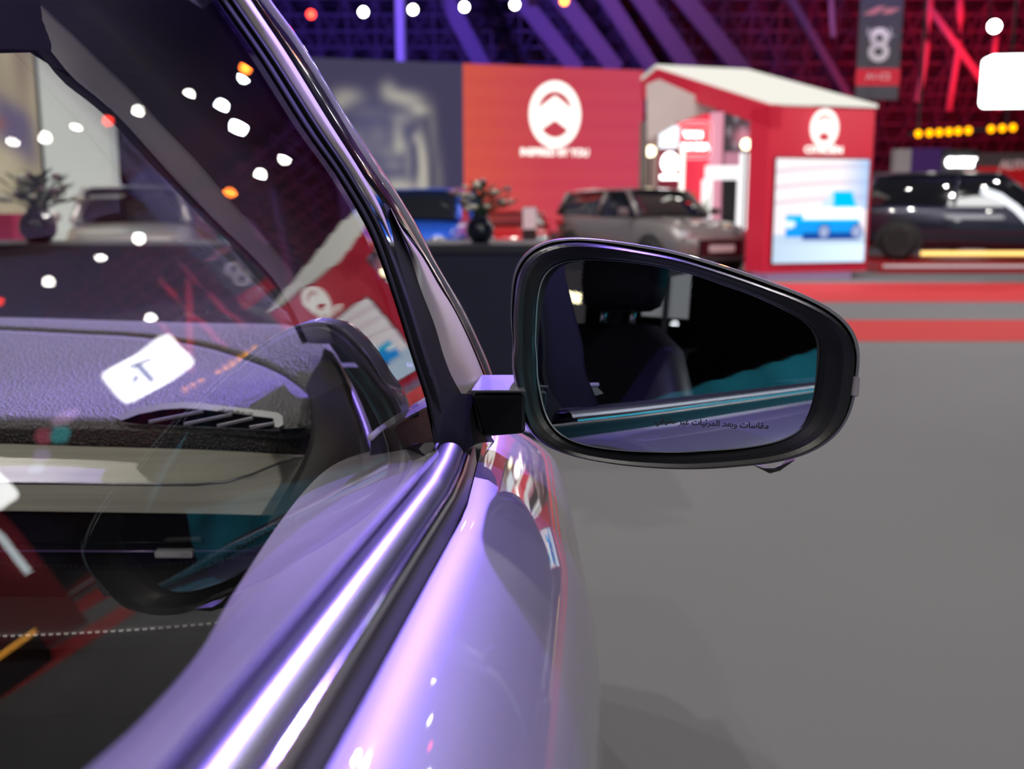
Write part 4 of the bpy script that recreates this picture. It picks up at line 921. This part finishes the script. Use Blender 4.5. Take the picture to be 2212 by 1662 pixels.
sheet([[SG(x, y, 0) + WU * .0 for x, y in ((470, -10), (430, -60), (410, -90))] + [gpt(.335, t) for t in (.3, .1, -.05)], [np.array([-.29, .75, 1.39]), np.array([-.27, .6, 1.415]), np.array([-.26, .5, 1.43]), np.array([-.24, .2, 1.46]), np.array([-.24, .1, 1.46]), np.array([-.24, -.05, 1.46])]], 16, 1, .01, 'roof_side_rail', M['paint'], CARB)
strip_of([([(300, -190), (410, -90), (470, -10)], .003), ([(340, -215), (450, -115), (512, -14)], .01)], 'frame_corner', M['black_satin'], 8)

# ---- windshield, inner pillar, header
bandL = [(-60, -90), (20, 0), (101, 78), (162, 155), (219, 202), (270, 249), (337, 324), (404, 398), (489, 485), (546, 539), (600, 600), (640, 665), (672, 735)]
bandR = [(20, -90), (101, 0), (175, 67), (236, 128), (303, 195), (361, 263), (438, 344), (506, 425), (573, 499), (627, 560), (660, 600), (700, 660), (730, 735)]
Yb = np.linspace(.84, 1.36, len(bandL))
bl = [atY(x, y, Y) for (x, y), Y in zip(bandL, Yb)]; br = [atY(x, y, Y - .03) for (x, y), Y in zip(bandR, Yb)]
frit = [atY(x - 26 + i * .9, y + 16 - i, Y + .02) for i, ((x, y), Y) in enumerate(zip(bandL, Yb))]
sheet([bl, [(a + b) / 2 + np.array([-.0, -.006, 0]) for a, b in zip(bl, br)], br], 40, 3, .006, 'inner_pillar_trim', M['pillartrim'], CARB)
sheet([frit, bl], 40, 1, .004, 'windshield_border', M['darktrim'], CARB)
# side of the pillar trim back to the door frame
sd = [SG(x, y, -.012) for x, y in ((396, -90), (456, 0), (546, 130), (641, 280), (716, 385), (787, 510), (838, 652), (876, 782), (900, 860), (905, 900))]
sheet([resample(br, 30), resample(sd, 30)], 30, 1, .006, 'pillar_trim_side', M['darktrim'], CARB)
hd0 = [atY(x, y, .985) for x, y in ((-900, 92), (-500, 94), (-200, 95), (0, 96), (60, 96), (92, 97), (112, 104), (135, 122), (170, 150))]
hd1 = [atY(x, -40, .955) for x in (-900, -500, -200, 0, 60, 92, 112, 135, 170)]
sheet([hd0, hd1], 12, 1, .02, 'windshield_header', M['darktrim'], CARB)
cor = [atY(x, y, 1.03) for x, y in ((92, 97), (110, 103), (128, 116), (150, 137), (175, 164), (200, 192))]
MB().prism(cor + [atY(240, 215, 1.03), atY(180, 90, 1.02), atY(92, 60, 1.03)], (0, .01, 0)).build('header_corner', M['darktrim'], CARB)
ws = []
wb = [atY(x, 704, 1.82) for x in (-1500, -900, -300, 200, 500)] + [atY(640, 716, 1.62), atY(676, 740, 1.42)]
wt_ = [atY(x, 60, 1.0) for x in (-1500, -1000, -500, -200, 0)] + [atY(60, 60, .96), atY(90, 62, .93)]
sheet([wb, wt_], 24, 1, 0, 'windshield', M['wglass'], CARB)
# ---- dashboard
pad_back = [(-1500, 728, 1.64), (-150, 722, 1.62), (0, 727, 1.60), (160, 735, 1.58), (300, 743, 1.55), (430, 763, 1.50), (520, 790, 1.43), (600, 823, 1.36), (645, 855, 1.29), (674, 890, 1.23)]
pad_front = [(-1500, 932, 1.15), (-150, 925, 1.13), (0, 927, 1.12), (160, 929, 1.115), (300, 931, 1.11), (430, 937, 1.11), (520, 941, 1.115), (600, 948, 1.12), (650, 946, 1.13), (684, 930, 1.15)]
pb_, pf_ = crv(pad_back), crv(pad_front)
def lerp(a, b, k, dz=0): return [p * (1 - k) + q * k + np.array([0, 0, dz]) for p, q in zip(a, b)]
sheet([pb_, lerp(pb_, pf_, .33, .004), lerp(pb_, pf_, .66, .006), lerp(pb_, pf_, .9, .004), pf_], 60, 5, .01, 'dashboard_pad', M['dash'], CARB, 1)
lip = [(-1500, 965, 1.16), (-150, 955, 1.14), (0, 957, 1.13), (160, 962, 1.125), (300, 966, 1.12), (430, 970, 1.12), (520, 974, 1.125), (600, 978, 1.13), (640, 980, 1.14), (672, 975, 1.16)]
lp = crv(lip); sheet([pf_, lerp(pf_, lp, .4, .001), lerp(pf_, lp, .8), lp], 60, 3, 0, 'dashboard_lip', M['dash2'], CARB)
ob = [(-1500, 700, 1.85), (-150, 697, 1.8), (0, 698, 1.80), (240, 705, 1.78), (440, 711, 1.74), (560, 713, 1.66), (630, 717, 1.58), (684, 732, 1.48), (722, 760, 1.38), (742, 795, 1.28)]
ib = [(-1500, 722, 1.66), (-150, 716, 1.64), (0, 720, 1.62), (160, 728, 1.60), (300, 736, 1.57), (430, 755, 1.52), (525, 782, 1.45), (606, 815, 1.38), (660, 850, 1.31), (692, 880, 1.25)]
obp, ibp = crv(ob), crv(ib)
sheet([obp, lerp(obp, ibp, .5, .004), ibp], 60, 4, .01, 'dashboard_surround', M['dash'], CARB, 1)
sheet([ibp, [p + np.array([0, 0, -.006]) for p in lerp(ibp, pb_, .5)], pb_], 60, 4, 0, 'groove', M['black_gloss'], CARB)
MB().tube([p + np.array([0, 0, .001]) for p in resample(ibp, 50)], .0022, 8).build('groove_piping', M['black_gloss'], CARB, True)
# demister slot with fins
ds = crv([(-400, 727, 1.60), (-150, 727, 1.60), (0, 732, 1.58), (160, 741, 1.56), (270, 749, 1.535)]); de = crv([(-400, 733, 1.57), (-150, 733, 1.57), (0, 738, 1.555), (160, 747, 1.535), (270, 754, 1.515)])
up6 = np.array([0, 0, .006])
dv = sheet([[p + up6 for p in ds], [p + up6 for p in de]], 30, 1, 0, 'demister_vent', M['black_matte'], CARB)
A_, B__ = resample(ds, 70), resample(de, 70); mb = MB()
for a, b in zip(A_, B__): mb.bar(a + up6, b + up6, .0016, .004)
mb.build('vent_fins', M['dashplain'], dv)
# trim
t0 = crv([(-1500, 965, 1.155), (-150, 957, 1.135), (0, 959, 1.125), (160, 964, 1.12), (300, 968, 1.115), (430, 972, 1.115), (520, 976, 1.12), (600, 981, 1.13), (655, 984, 1.15), (700, 984, 1.17)])
t1 = crv([(-1500, 1048, 1.09), (-150, 1043, 1.07), (0, 1043, 1.06), (160, 1044, 1.055), (300, 1046, 1.055), (430, 1046, 1.06), (500, 1038, 1.07), (570, 1015, 1.09), (625, 990, 1.12), (665, 986, 1.15)])
t2 = crv([(-1500, 1108, 1.11), (-150, 1104, 1.09), (0, 1104, 1.08), (160, 1106, 1.075), (300, 1108, 1.075), (430, 1110, 1.08), (520, 1112, 1.085), (600, 1114, 1.10), (650, 1114, 1.12), (700, 1114, 1.14)])
sheet([t0, lerp(t0, t1, .5), t1], 60, 4, 0, 'upper_trim', M['trim'], CARB)
sheet([t1, lerp(t1, t2, .5, .000), t2], 60, 4, 0, 'lower_trim', M['trim'], CARB)
MB().tube([p + np.array([0, -.001, 0]) for p in resample(t1, 40)], .0011, 6).build('trim_crease', M['chrome_soft'], CARB, True)
# black glossy facia below
k0 = crv([(-1500, 1112, 1.12), (-150, 1108, 1.10), (0, 1108, 1.09), (300, 1111, 1.085), (560, 1116, 1.09), (700, 1120, 1.11)])
k1 = crv([(-1500, 1300, 1.12), (-150, 1290, 1.11), (0, 1290, 1.10), (300, 1290, 1.09), (560, 1285, 1.10), (700, 1280, 1.12)])
fac = sheet([k0, lerp(k0, k1, .5), k1], 40, 4, 0, 'gloss_facia', M['black_gloss'], CARB)
k2 = crv([(-1500, 1370, 1.02), (-150, 1372, 1.02), (0, 1376, 1.01), (300, 1362, 1.01), (560, 1340, 1.03), (700, 1330, 1.05)])
k3 = crv([(-1500, 1440, 1.06), (-150, 1410, 1.05), (0, 1405, 1.04), (300, 1395, 1.05), (560, 1370, 1.07), (700, 1350, 1.08)])
lea = sheet([k1, lerp(k1, k2, .5, .004), k2, k3], 40, 4, 0, 'knee_pad', mat('black_knee_leather', (.03, .035, .038), .5, bump=.2, bscale=500), CARB)
sr = resample(k2, 400); mb = MB()
for i in range(0, 398, 3): mb.bar(sr[i] + np.array([0, -.003, .002]), sr[i + 1] * .4 + sr[i + 2] * .6 + np.array([0, -.003, .002]), .0018)
mb.build('stitching', M['stitch'], lea)
hb = crv([(-300, 1190, 1.09), (120, 1191, 1.08), (330, 1192, 1.075), (560, 1190, 1.085)])
MB().tube(resample(hb, 20), .0013, 6).build('facia_line', mat('violet_ambient_strip', (.10, .07, .2), .25, .3, 1.), fac, True)
q0, q1 = atY(335, 1189, 1.07), atY(418, 1205, 1.07)
bb_ = MB().box((q0[0], 1.066, q1[2]), (q1[0], 1.078, q0[2])).build('textured_button', mat('ribbed_button', (.55, .55, .6), .3, .6, bump=1., bscale=900), fac, bevel=.002)
sheet([k3, [p + np.array([0, .25, -.02]) for p in k3]], 20, 1, 0, 'dash_underside', M['darktrim'], CARB)
# air vent with blades, frame and embossed word
def onpad(px, py, lift=.0):
    d = ray(px, py); P = np.array(atY(430, 937, 1.11)); Q = atY(430, 763, 1.50); R_ = atY(0, 927, 1.12)
    n = np.cross(Q - P, R_ - P); n /= np.linalg.norm(n); n = n if n[2] > 0 else -n
    return CAM + d * (((P + n * (.0145 + lift)) - CAM) @ n / (d @ n))
vo = [(252, 912), (262, 903), (300, 889), (350, 880), (392, 877), (440, 880), (600, 900), (610, 906), (612, 926), (604, 932), (470, 926), (262, 917)]
vi = [(262, 910), (300, 896), (350, 886), (392, 883), (440, 886), (590, 905), (592, 922), (586, 926), (460, 920), (300, 914)]
vent = MB().prism([onpad(x, y, 0) for x, y in vo], (0, 0, .0045)).build('air_vent', mat('vent_bezel', (.16, .155, .165), .4), CARB)
MB().prism([onpad(x, y, .0047) for x, y in vi], (0, 0, .0006)).build('opening', mat('vent_hole', (.003, .003, .004), .95, spec=0), vent)
bm_ = mat('vent_blade', (.45, .42, .5), .3, .3)
for a, b in (((322, 912), (438, 889)), ((398, 917), (500, 896)), ((470, 921), (545, 904)), ((540, 924), (592, 915))):
    MB().bar(onpad(*a, .0065), onpad(*b, .0065), .0028, .003).build('blade', bm_, vent)
E_ = onpad(505, 894, .0045); xx = onpad(540, 897, .0045) - onpad(480, 889, .0045); yy = np.array([.05, 1, .12])
text('AIRBAG', .0125, mat('embossed_text', (.03, .03, .035), .5), 'airbag_lettering', vent, .0003, frame(E_ + np.array([0, 0, .0006]), xx, yy), sx=1.0)
# dash end / inner lower pillar
d1 = crv([(678, 838, 1.26), (688, 880, 1.18), (690, 930, 1.10), (680, 980, 1.04), (660, 1025, 1.00), (630, 1080, .97), (590, 1150, .95)])
d2 = crv([(706, 790, 1.18), (722, 840, 1.10), (740, 900, 1.04), (750, 950, .99), (752, 1000, .95), (745, 1060, .92), (720, 1120, .9)])
d3 = crv([(738, 790, 1.12), (766, 840, 1.02), (788, 890, .95), (806, 940, .89), (815, 985, .86), (820, 1040, .84), (820, 1100, .82)])
brn = mat('brown_black_end_cap', (.035, .025, .03), .45, bump=.15, bscale=500)
sheet([d1, d2, d3], 30, 6, .01, 'dash_end_cap', brn, CARB, 1)
u1 = crv([(712, 757, 1.34), (722, 764, 1.29), (732, 778, 1.24), (742, 798, 1.16)]); u2 = crv([(684, 850, 1.25), (696, 842, 1.21), (708, 826, 1.17), (722, 816, 1.13)])
sheet([u1, u2], 14, 1, .008, 'pod_cap', brn, CARB, 1)
# inner sail triangle; a pale tube stands in for its lit top
tri = [(800, 948), (818, 932), (860, 902), (918, 868), (935, 905), (946, 968), (870, 972), (800, 985)]
MB().prism([SG(x, y, -.03) for x, y in tri], B * .01).build('inner_sail', M['black_satin'], CARB)
MB().tube([SG(x, y, -.029) for x, y in ((800, 946), (818, 930), (860, 901), (918, 868))], .002, 8).build('inner_sail_lit_edge', M['doortrim'], CARB, True)
# ---- door inner top
oi = []; ii = []
inner = [(945, 963, 1.020), (850, 966, 1.016), (780, 980, 1.013), (722, 1004, 1.012), (672, 1045, 1.013), (600, 1135, 1.016), (500, 1290, 1.026), (430, 1410, 1.034), (300, 1560, 1.045), (180, 1668, 1.050), (60, 1770, 1.055), (-200, 1980, 1.06)]
ii = [atZ(*p) for p in inner]
oo = [car(-.1003, -.1185, t) for t in (.705, .69, .66, .62, .57, .50, .40, .33, .27, .21, .17, .10)]
md_ = [a * .5 + b * .5 + np.array([0, 0, .004]) for a, b in zip(ii, oo)]
sheet([oo, lerp(oo, ii, .3, .003), md_, lerp(oo, ii, .85, .002), ii], 60, 4, 0, 'door_top_trim', M['doortrim'], CARB)
dn = [p + np.array([-.012, 0, -.03]) for p in ii]; dn2 = [p + np.array([-.02, 0, -.35]) for p in ii]
sheet([ii, dn, dn2], 60, 3, 0, 'door_inner_panel', M['darktrim'], CARB)
# rest of the trim rearward
rr = []
for t in np.linspace(-1.6, .12, 12): rr.append([car(-.1003, -.1185, t), car(-.13, -.115, t), car(-.17, -.118, t), car(-.19, -.15, t), car(-.2, -.5, t)])
MB().loft(rr).build('rear_door_trim', M['darktrim'], CARB)
# ---- cabin shell
XL = -1.58
sh = MB()
for (lo, hi) in (((-1.5, 1.1, .25), (-.1, 1.75, .3)), ((-1.5, -1.9, .25), (-.1, 1.2, .30)), ((-1.5, 1.72, .3), (-.1, 1.76, .93))): sh.box(lo, hi)
sh.build('cabin_floor', M['darktrim'], CARB)
# left side of the car
def lft(X, Z, t): return car(X, Z, t)
ls = MB()
for t0_, t1_ in ((-1.9, 1.6),):
    ls.loft([[car(XL + .06, -.12, t), car(XL, -.14, t), car(XL - .06, -.3, t), car(XL - .04, -.8, t)] for t in np.linspace(t0_, t1_, 12)])
ls.build('far_side_panel', M['darktrim'], CARB)
lp_ = MB()
for t, w_ in ((-.15, .05), (-1.1, .06), (.75, .03)):
    lp_.bar(car(XL + .06, -.13, t), car(XL + .22, .25, t - .12 * (1 if t > .5 else -.3)), w_, .05)
lp_.build('far_pillars', M['darktrim'], CARB)
# bonnet
bn_ = []
for t in np.linspace(1.78, 2.5, 10):
    k = (t - 1.78) / .72
    bn_.append([car(x, -.255 - .12 * k ** 1.6 + .025 * (1 - ((x + .8) / .75) ** 2) - (.02 if abs(x + .8) > .7 else 0), t) for x in np.linspace(-1.55, -.08, 16)])
MB().loft(bn_).build('bonnet', M['paint'], CARB)
fb = []
for k, (dt, dz_) in enumerate(((0, 0), (.10, -.03), (.16, -.12), (.17, -.3), (.13, -.5))):
    fb.append([car(x, -.40 + dz_ - .05 * ((x + .8) / .8) ** 4, 2.48 + dt - .10 * ((x + .8) / .8) ** 4) for x in np.linspace(-1.6, -.1, 18)])
MB().loft(fb).build('front_bumper', M['paint'], CARB)
wheel(CARB, 0, 0, .34)
for o in CARB.children:
    if o.name.startswith('wheel'): o.rotation_euler = (0, 0, math.radians(-94.4)); o.location = (float(car(-.20, 0, 1.75)[0]), float(car(-.2, 0, 1.75)[1]), 0)
# wiper
wp = [atY(x, y, Y) for x, y, Y in ((380, 700, 1.84), (395, 682, 1.85), (430, 676, 1.86), (470, 676, 1.86), (488, 684, 1.85), (500, 700, 1.84))]
MB().tube(wp, .004, 6).build('wiper', M['black_gloss'], CARB, True)
# seats
def seat(cx, cy, nm='front_seat'):
    sb = MB(); rings = []
    for z, w_, d_, yo in ((.5, .24, .07, .06), (.66, .25, .075, .02), (.84, .25, .07, -.03), (1.0, .235, .06, -.075), (1.12, .17, .05, -.105), (1.165, .10, .035, -.12)):
        ring = []
        for k in range(24):
            a = 2 * math.pi * k / 24; c2, s2 = math.cos(a), math.sin(a)
            ring.append((cx + w_ * math.copysign(abs(c2) ** .6, c2), cy + yo + d_ * math.copysign(abs(s2) ** .7, s2), z))
        rings.append(ring)
    o = sb.loft(rings, True, True).build(nm, M['seat'], CARB, True)
    rings = []
    for z, w_, d_ in ((1.195, .07, .03), (1.205, .09, .04), (1.25, .10, .048), (1.30, .10, .046), (1.335, .08, .036), (1.345, .05, .02)):
        rings.append([(cx + w_ * math.copysign(abs(math.cos(a)) ** .6, math.cos(a)), cy - .13 + d_ * math.copysign(abs(math.sin(a)) ** .7, math.sin(a)), z) for a in np.linspace(0, 2 * math.pi, 24, endpoint=False)])
    MB().loft(rings, True, True).build('headrest', M['seat'], o, True)
    MB().tube([(cx - .04, cy - .12, 1.15), (cx - .04, cy - .125, 1.22)], .006).tube([(cx + .04, cy - .12, 1.15), (cx + .04, cy - .125, 1.22)], .006).build('headrest_posts', M['chrome'], o, True)
    MB().box((cx - .24, cy + .02, .38), (cx + .24, cy + .5, .5)).build('cushion', M['seat'], o, bevel=.04)
seat(-.50, .26); seat(-1.14, .26, 'driver_seat')
MB().box((-1.45, -1.15, .35), (-.2, -.95, 1.0)).box((-1.45, -.95, .35), (-.2, -.5, .5)).build('rear_bench', M['seat'], CARB, bevel=.05)
# ================================================================== WING MIRROR
YM = .75
outer = [(1110, 587), (1117, 565), (1136, 543), (1162, 524), (1202, 514), (1258, 515), (1317, 521), (1377, 530), (1447, 541), (1525, 563), (1599, 586), (1673, 613), (1747, 641), (1803, 669), (1844, 702), (1860, 732), (1864, 762), (1858, 814), (1853, 854), (1844, 895), (1825, 932), (1795, 962), (1755, 984), (1692, 1001), (1599, 1010), (1488, 1016), (1395, 1012), (1302, 1001), (1228, 986), (1180, 969), (1150, 947), (1132, 917), (1121, 851), (1112, 739), (1107, 647)]
inner_ = [(1206, 562), (1184, 576), (1169, 602), (1163, 647), (1160, 702), (1162, 777), (1169, 851), (1178, 895), (1195, 929), (1221, 949), (1258, 962), (1321, 971), (1414, 976), (1525, 973), (1618, 966), (1681, 956), (1721, 940), (1747, 914), (1758, 880), (1768, 832), (1773, 784), (1777, 740), (1770, 717), (1747, 699), (1692, 669), (1636, 643), (1562, 617), (1488, 591), (1432, 578), (1358, 567), (1265, 562)]
cc = (1440, 770)
def polar(loop, n=200):
    """resample a closed image loop smoothly by angle about the mirror centre"""
    L = [((x - cc[0]) / 1.45, y - cc[1]) for x, y in loop]; A = [(math.atan2(y, x), math.hypot(x, y)) for x, y in L]; A.sort()
    an = np.array([a for a, r in A]); rr_ = np.array([r for a, r in A])
    an = np.r_[an - 2 * math.pi, an, an + 2 * math.pi]; rr_ = np.r_[rr_, rr_, rr_]
    th = np.linspace(-math.pi, math.pi, n, endpoint=False); r = np.interp(th, an, rr_)
    for _ in range(16): r = (np.roll(r, 1) + 2 * r + np.roll(r, -1)) / 4
    return [(cc[0] + 1.45 * ri * math.cos(t), cc[1] + ri * math.sin(t)) for t, ri in zip(th, r)]
PO, PI_ = polar(outer), polar(inner_)
# tilt of the mirror opening: outer end slightly nearer the lens
def YMf(px): return YM - .056 * (px - 1440) / 400
def mring(P, q, dY, s=1.0):
    out = []
    for (x, y), (xi, yi) in zip(P, q):
        X_, Y_ = cc[0] + (x - cc[0]) * s, cc[1] + (y - cc[1]) * s
        out.append(atY(X_, Y_, YMf(x)) + np.array([0, dY, 0]))
    return out
def mix(k): return [(a[0] * (1 - k) + b[0] * k, a[1] * (1 - k) + b[1] * k) for a, b in zip(PO, PI_)]
def inset(k_top, k_side, k_bot):
    out = []
    for (x, y) in PO:
        a = math.atan2(y - cc[1], (x - cc[0]) / 1.45); kt = max(0, -math.sin(a)); kb = max(0, math.sin(a)); ks = max(0, math.cos(a))
        d = k_top * kt ** .7 + k_bot * kb + k_side * ks ** 2; r = math.hypot(x - cc[0], y - cc[1]); f = (r - d) / r
        out.append((cc[0] + (x - cc[0]) * f, cc[1] + (y - cc[1]) * f))
    return out
PBZ = inset(13, 14, 2)
def mixb(k): return [(a[0] * (1 - k) + b[0] * k, a[1] * (1 - k) + b[1] * k) for a, b in zip(PBZ, PI_)]
def ringp(P, dY, f=1.0, cx_=None):
    out = []
    for x, y in P:
        p = atY(x, y, YMf(x)); c0 = atY(cc[0], cc[1], YM)
        if f != 1.0:
            p = c0 + (p - c0) * np.array([f, 1, f])
        out.append(p + np.array([0, dY, 0]))
    return out
mir = MB().loft([ringp(PBZ, .012), ringp(PBZ, .003), ringp(mixb(.08), -.003), ringp(mixb(.22), -.0055), ringp(mixb(.42), -.004), ringp(mixb(.62), -.0005), ringp(mixb(.85), .003), ringp(mixb(.97), .006), ringp(PI_, .0075)], True).build('wing_mirror', mat('satin_mirror_bezel', (.007, .007, .010), .34, coat=.35, coat_rough=.28), CARB)
# painted shell, bulging forward
def shell(k, dY, f, dz=0): return [p + np.array([0, 0, dz]) for p in ringp(PO, dY, f)]
MB().loft([ringp(inset(7, 9, 1.5), .0035), ringp(inset(1.5, 2, 0), .004), ringp(PO, .008), shell(0, .03, .995), shell(0, .055, .95, .001), shell(0, .075, .85, .002), shell(0, .092, .68, .003), shell(0, .102, .42, .004), shell(0, .106, .12, .004), shell(0, .1065, .005, .004)], True, False).build('mirror_shell', M['paint'], mir)
# the reflecting pane, gently convex, aimed down the flank of the car
gm = np.array([-math.sin(math.radians(MAZ)) * math.cos(math.radians(MEL)), -math.cos(math.radians(MAZ)) * math.cos(math.radians(MEL)), math.sin(math.radians(MEL))]) if 'MAZ' in globals() else None
MAZ, MEL, MRAD = 23.25, 5.0, 3.0
gm = np.array([-math.sin(math.radians(MAZ)) * math.cos(math.radians(MEL)), -math.cos(math.radians(MAZ)) * math.cos(math.radians(MEL)), math.sin(math.radians(MEL))])
MC = atY(1460, 770, YM) + np.array([0, .003, 0]) - gm * MRAD
def onmir(px, py):
    d = ray(px, py); d = d / np.linalg.norm(d); o = CAM - MC; b = 2 * o @ d; D = b * b - 4 * (o @ o - MRAD ** 2); return CAM + d * ((-b - math.sqrt(D)) / 2)
rings = []
for f in (1.004,) + tuple(np.linspace(.995, .01, 60)): rings.append([onmir(cc[0] + (x - cc[0]) * f, cc[1] + (y - cc[1]) * f) for x, y in PI_])
MB().loft(rings, True, True).build('mirror_glass', M['mirror'], mir)
MB().loft([[p for p in rings[0]], [p + gm * .0012 for p in [onmir(cc[0] + (x - cc[0]) * .998, cc[1] + (y - cc[1]) * .998) for x, y in PI_]], [p + gm * .0002 for p in [onmir(cc[0] + (x - cc[0]) * .990, cc[1] + (y - cc[1]) * .990) for x, y in PI_]]], True).build('glass_edge', mat('ground_glass_edge', (.35, .38, .42), .25, .6), mir)
# recess wall behind the bezel lip down to the pane
MB().loft([ringp(PI_, .0065), ringp(PI_, .05)], True).build('recess', M['black_matte'], mir)
# warning text
AR = '\uFEE3\uFED8\uFE8E\uFEB3\uFE8E\uFE95 \uFEED\uFE91\uFECC\uFEAA \uFE8D\uFEDF\uFEE4\uFEAE\uFE8B\uFEF4\uFE8E\uFE95 \uFECF\uFEF4\uFEAE \uFEA3\uFED8\uFEF4\uFED8\uFEF2'
rp = onmir(1661, 927) + gm * .0008; lpnt = onmir(1415, 914) + gm * .0008
wdir = rp - lpnt
tx = text(AR[::-1], .0095, mat('warning_ink', (.01, .01, .012), .7), 'warning_text', mir, .00005, frame(rp, wdir, np.cross(gm, wdir)), align='RIGHT', bold=.00008)
wid = max((v.co - Vector(rp)).length for v in tx.data.vertices); sc_ = np.linalg.norm(wdir) / wid
tx.data.transform(Matrix.Translation(Vector(rp)) @ Matrix.Scale(sc_, 4) @ Matrix.Translation(-Vector(rp)))
# indicator lens
il = [(1826, 812), (1858, 815), (1855, 856), (1848, 858), (1815, 850), (1817, 818)]
MB().prism([atY(x, y, YMf(x)) + np.array([0, -.001, 0]) for x, y in il], (0, .02, 0)).build('indicator_lens', M['lens'], mir, bevel=.001)
# pod under the shell
MB().loft([[atY(x, y, YMf(x) + d) for x, y in pts] for d, pts in ((0.008, [(1625, 1004), (1650, 1012), (1672, 1012), (1705, 998)]), (.014, [(1628, 1006), (1660, 1022), (1684, 1018), (1718, 994)]), (.04, [(1630, 1006), (1665, 1024), (1690, 1014), (1718, 992)]), (.07, [(1640, 1000), (1670, 1012), (1688, 1004), (1706, 988)]))]).build('camera_pod', M['black_satin'], mir)
# arm
af = [atY(x, y, Y) for x, y, Y in ((1017, 853, .80), (1135, 853, .775), (1135, 938, .775), (1050, 945, .79), (1036, 940, .79))]
ab = [atY(x, y, Y) for x, y, Y in ((1040, 819, .865), (1120, 819, .85), (1120, 900, .85), (1060, 900, .86), (1050, 898, .86))]
arm = MB().loft([af, ab], True, True).build('mirror_arm', M['black_satin'], mir, bevel=.003)
MB().prism([p + np.array([0, 0, .0015]) for p in (af[0], af[1], ab[1], ab[0])], (0, 0, .002)).build('arm_cap', M['paint'], mir, bevel=.0006)
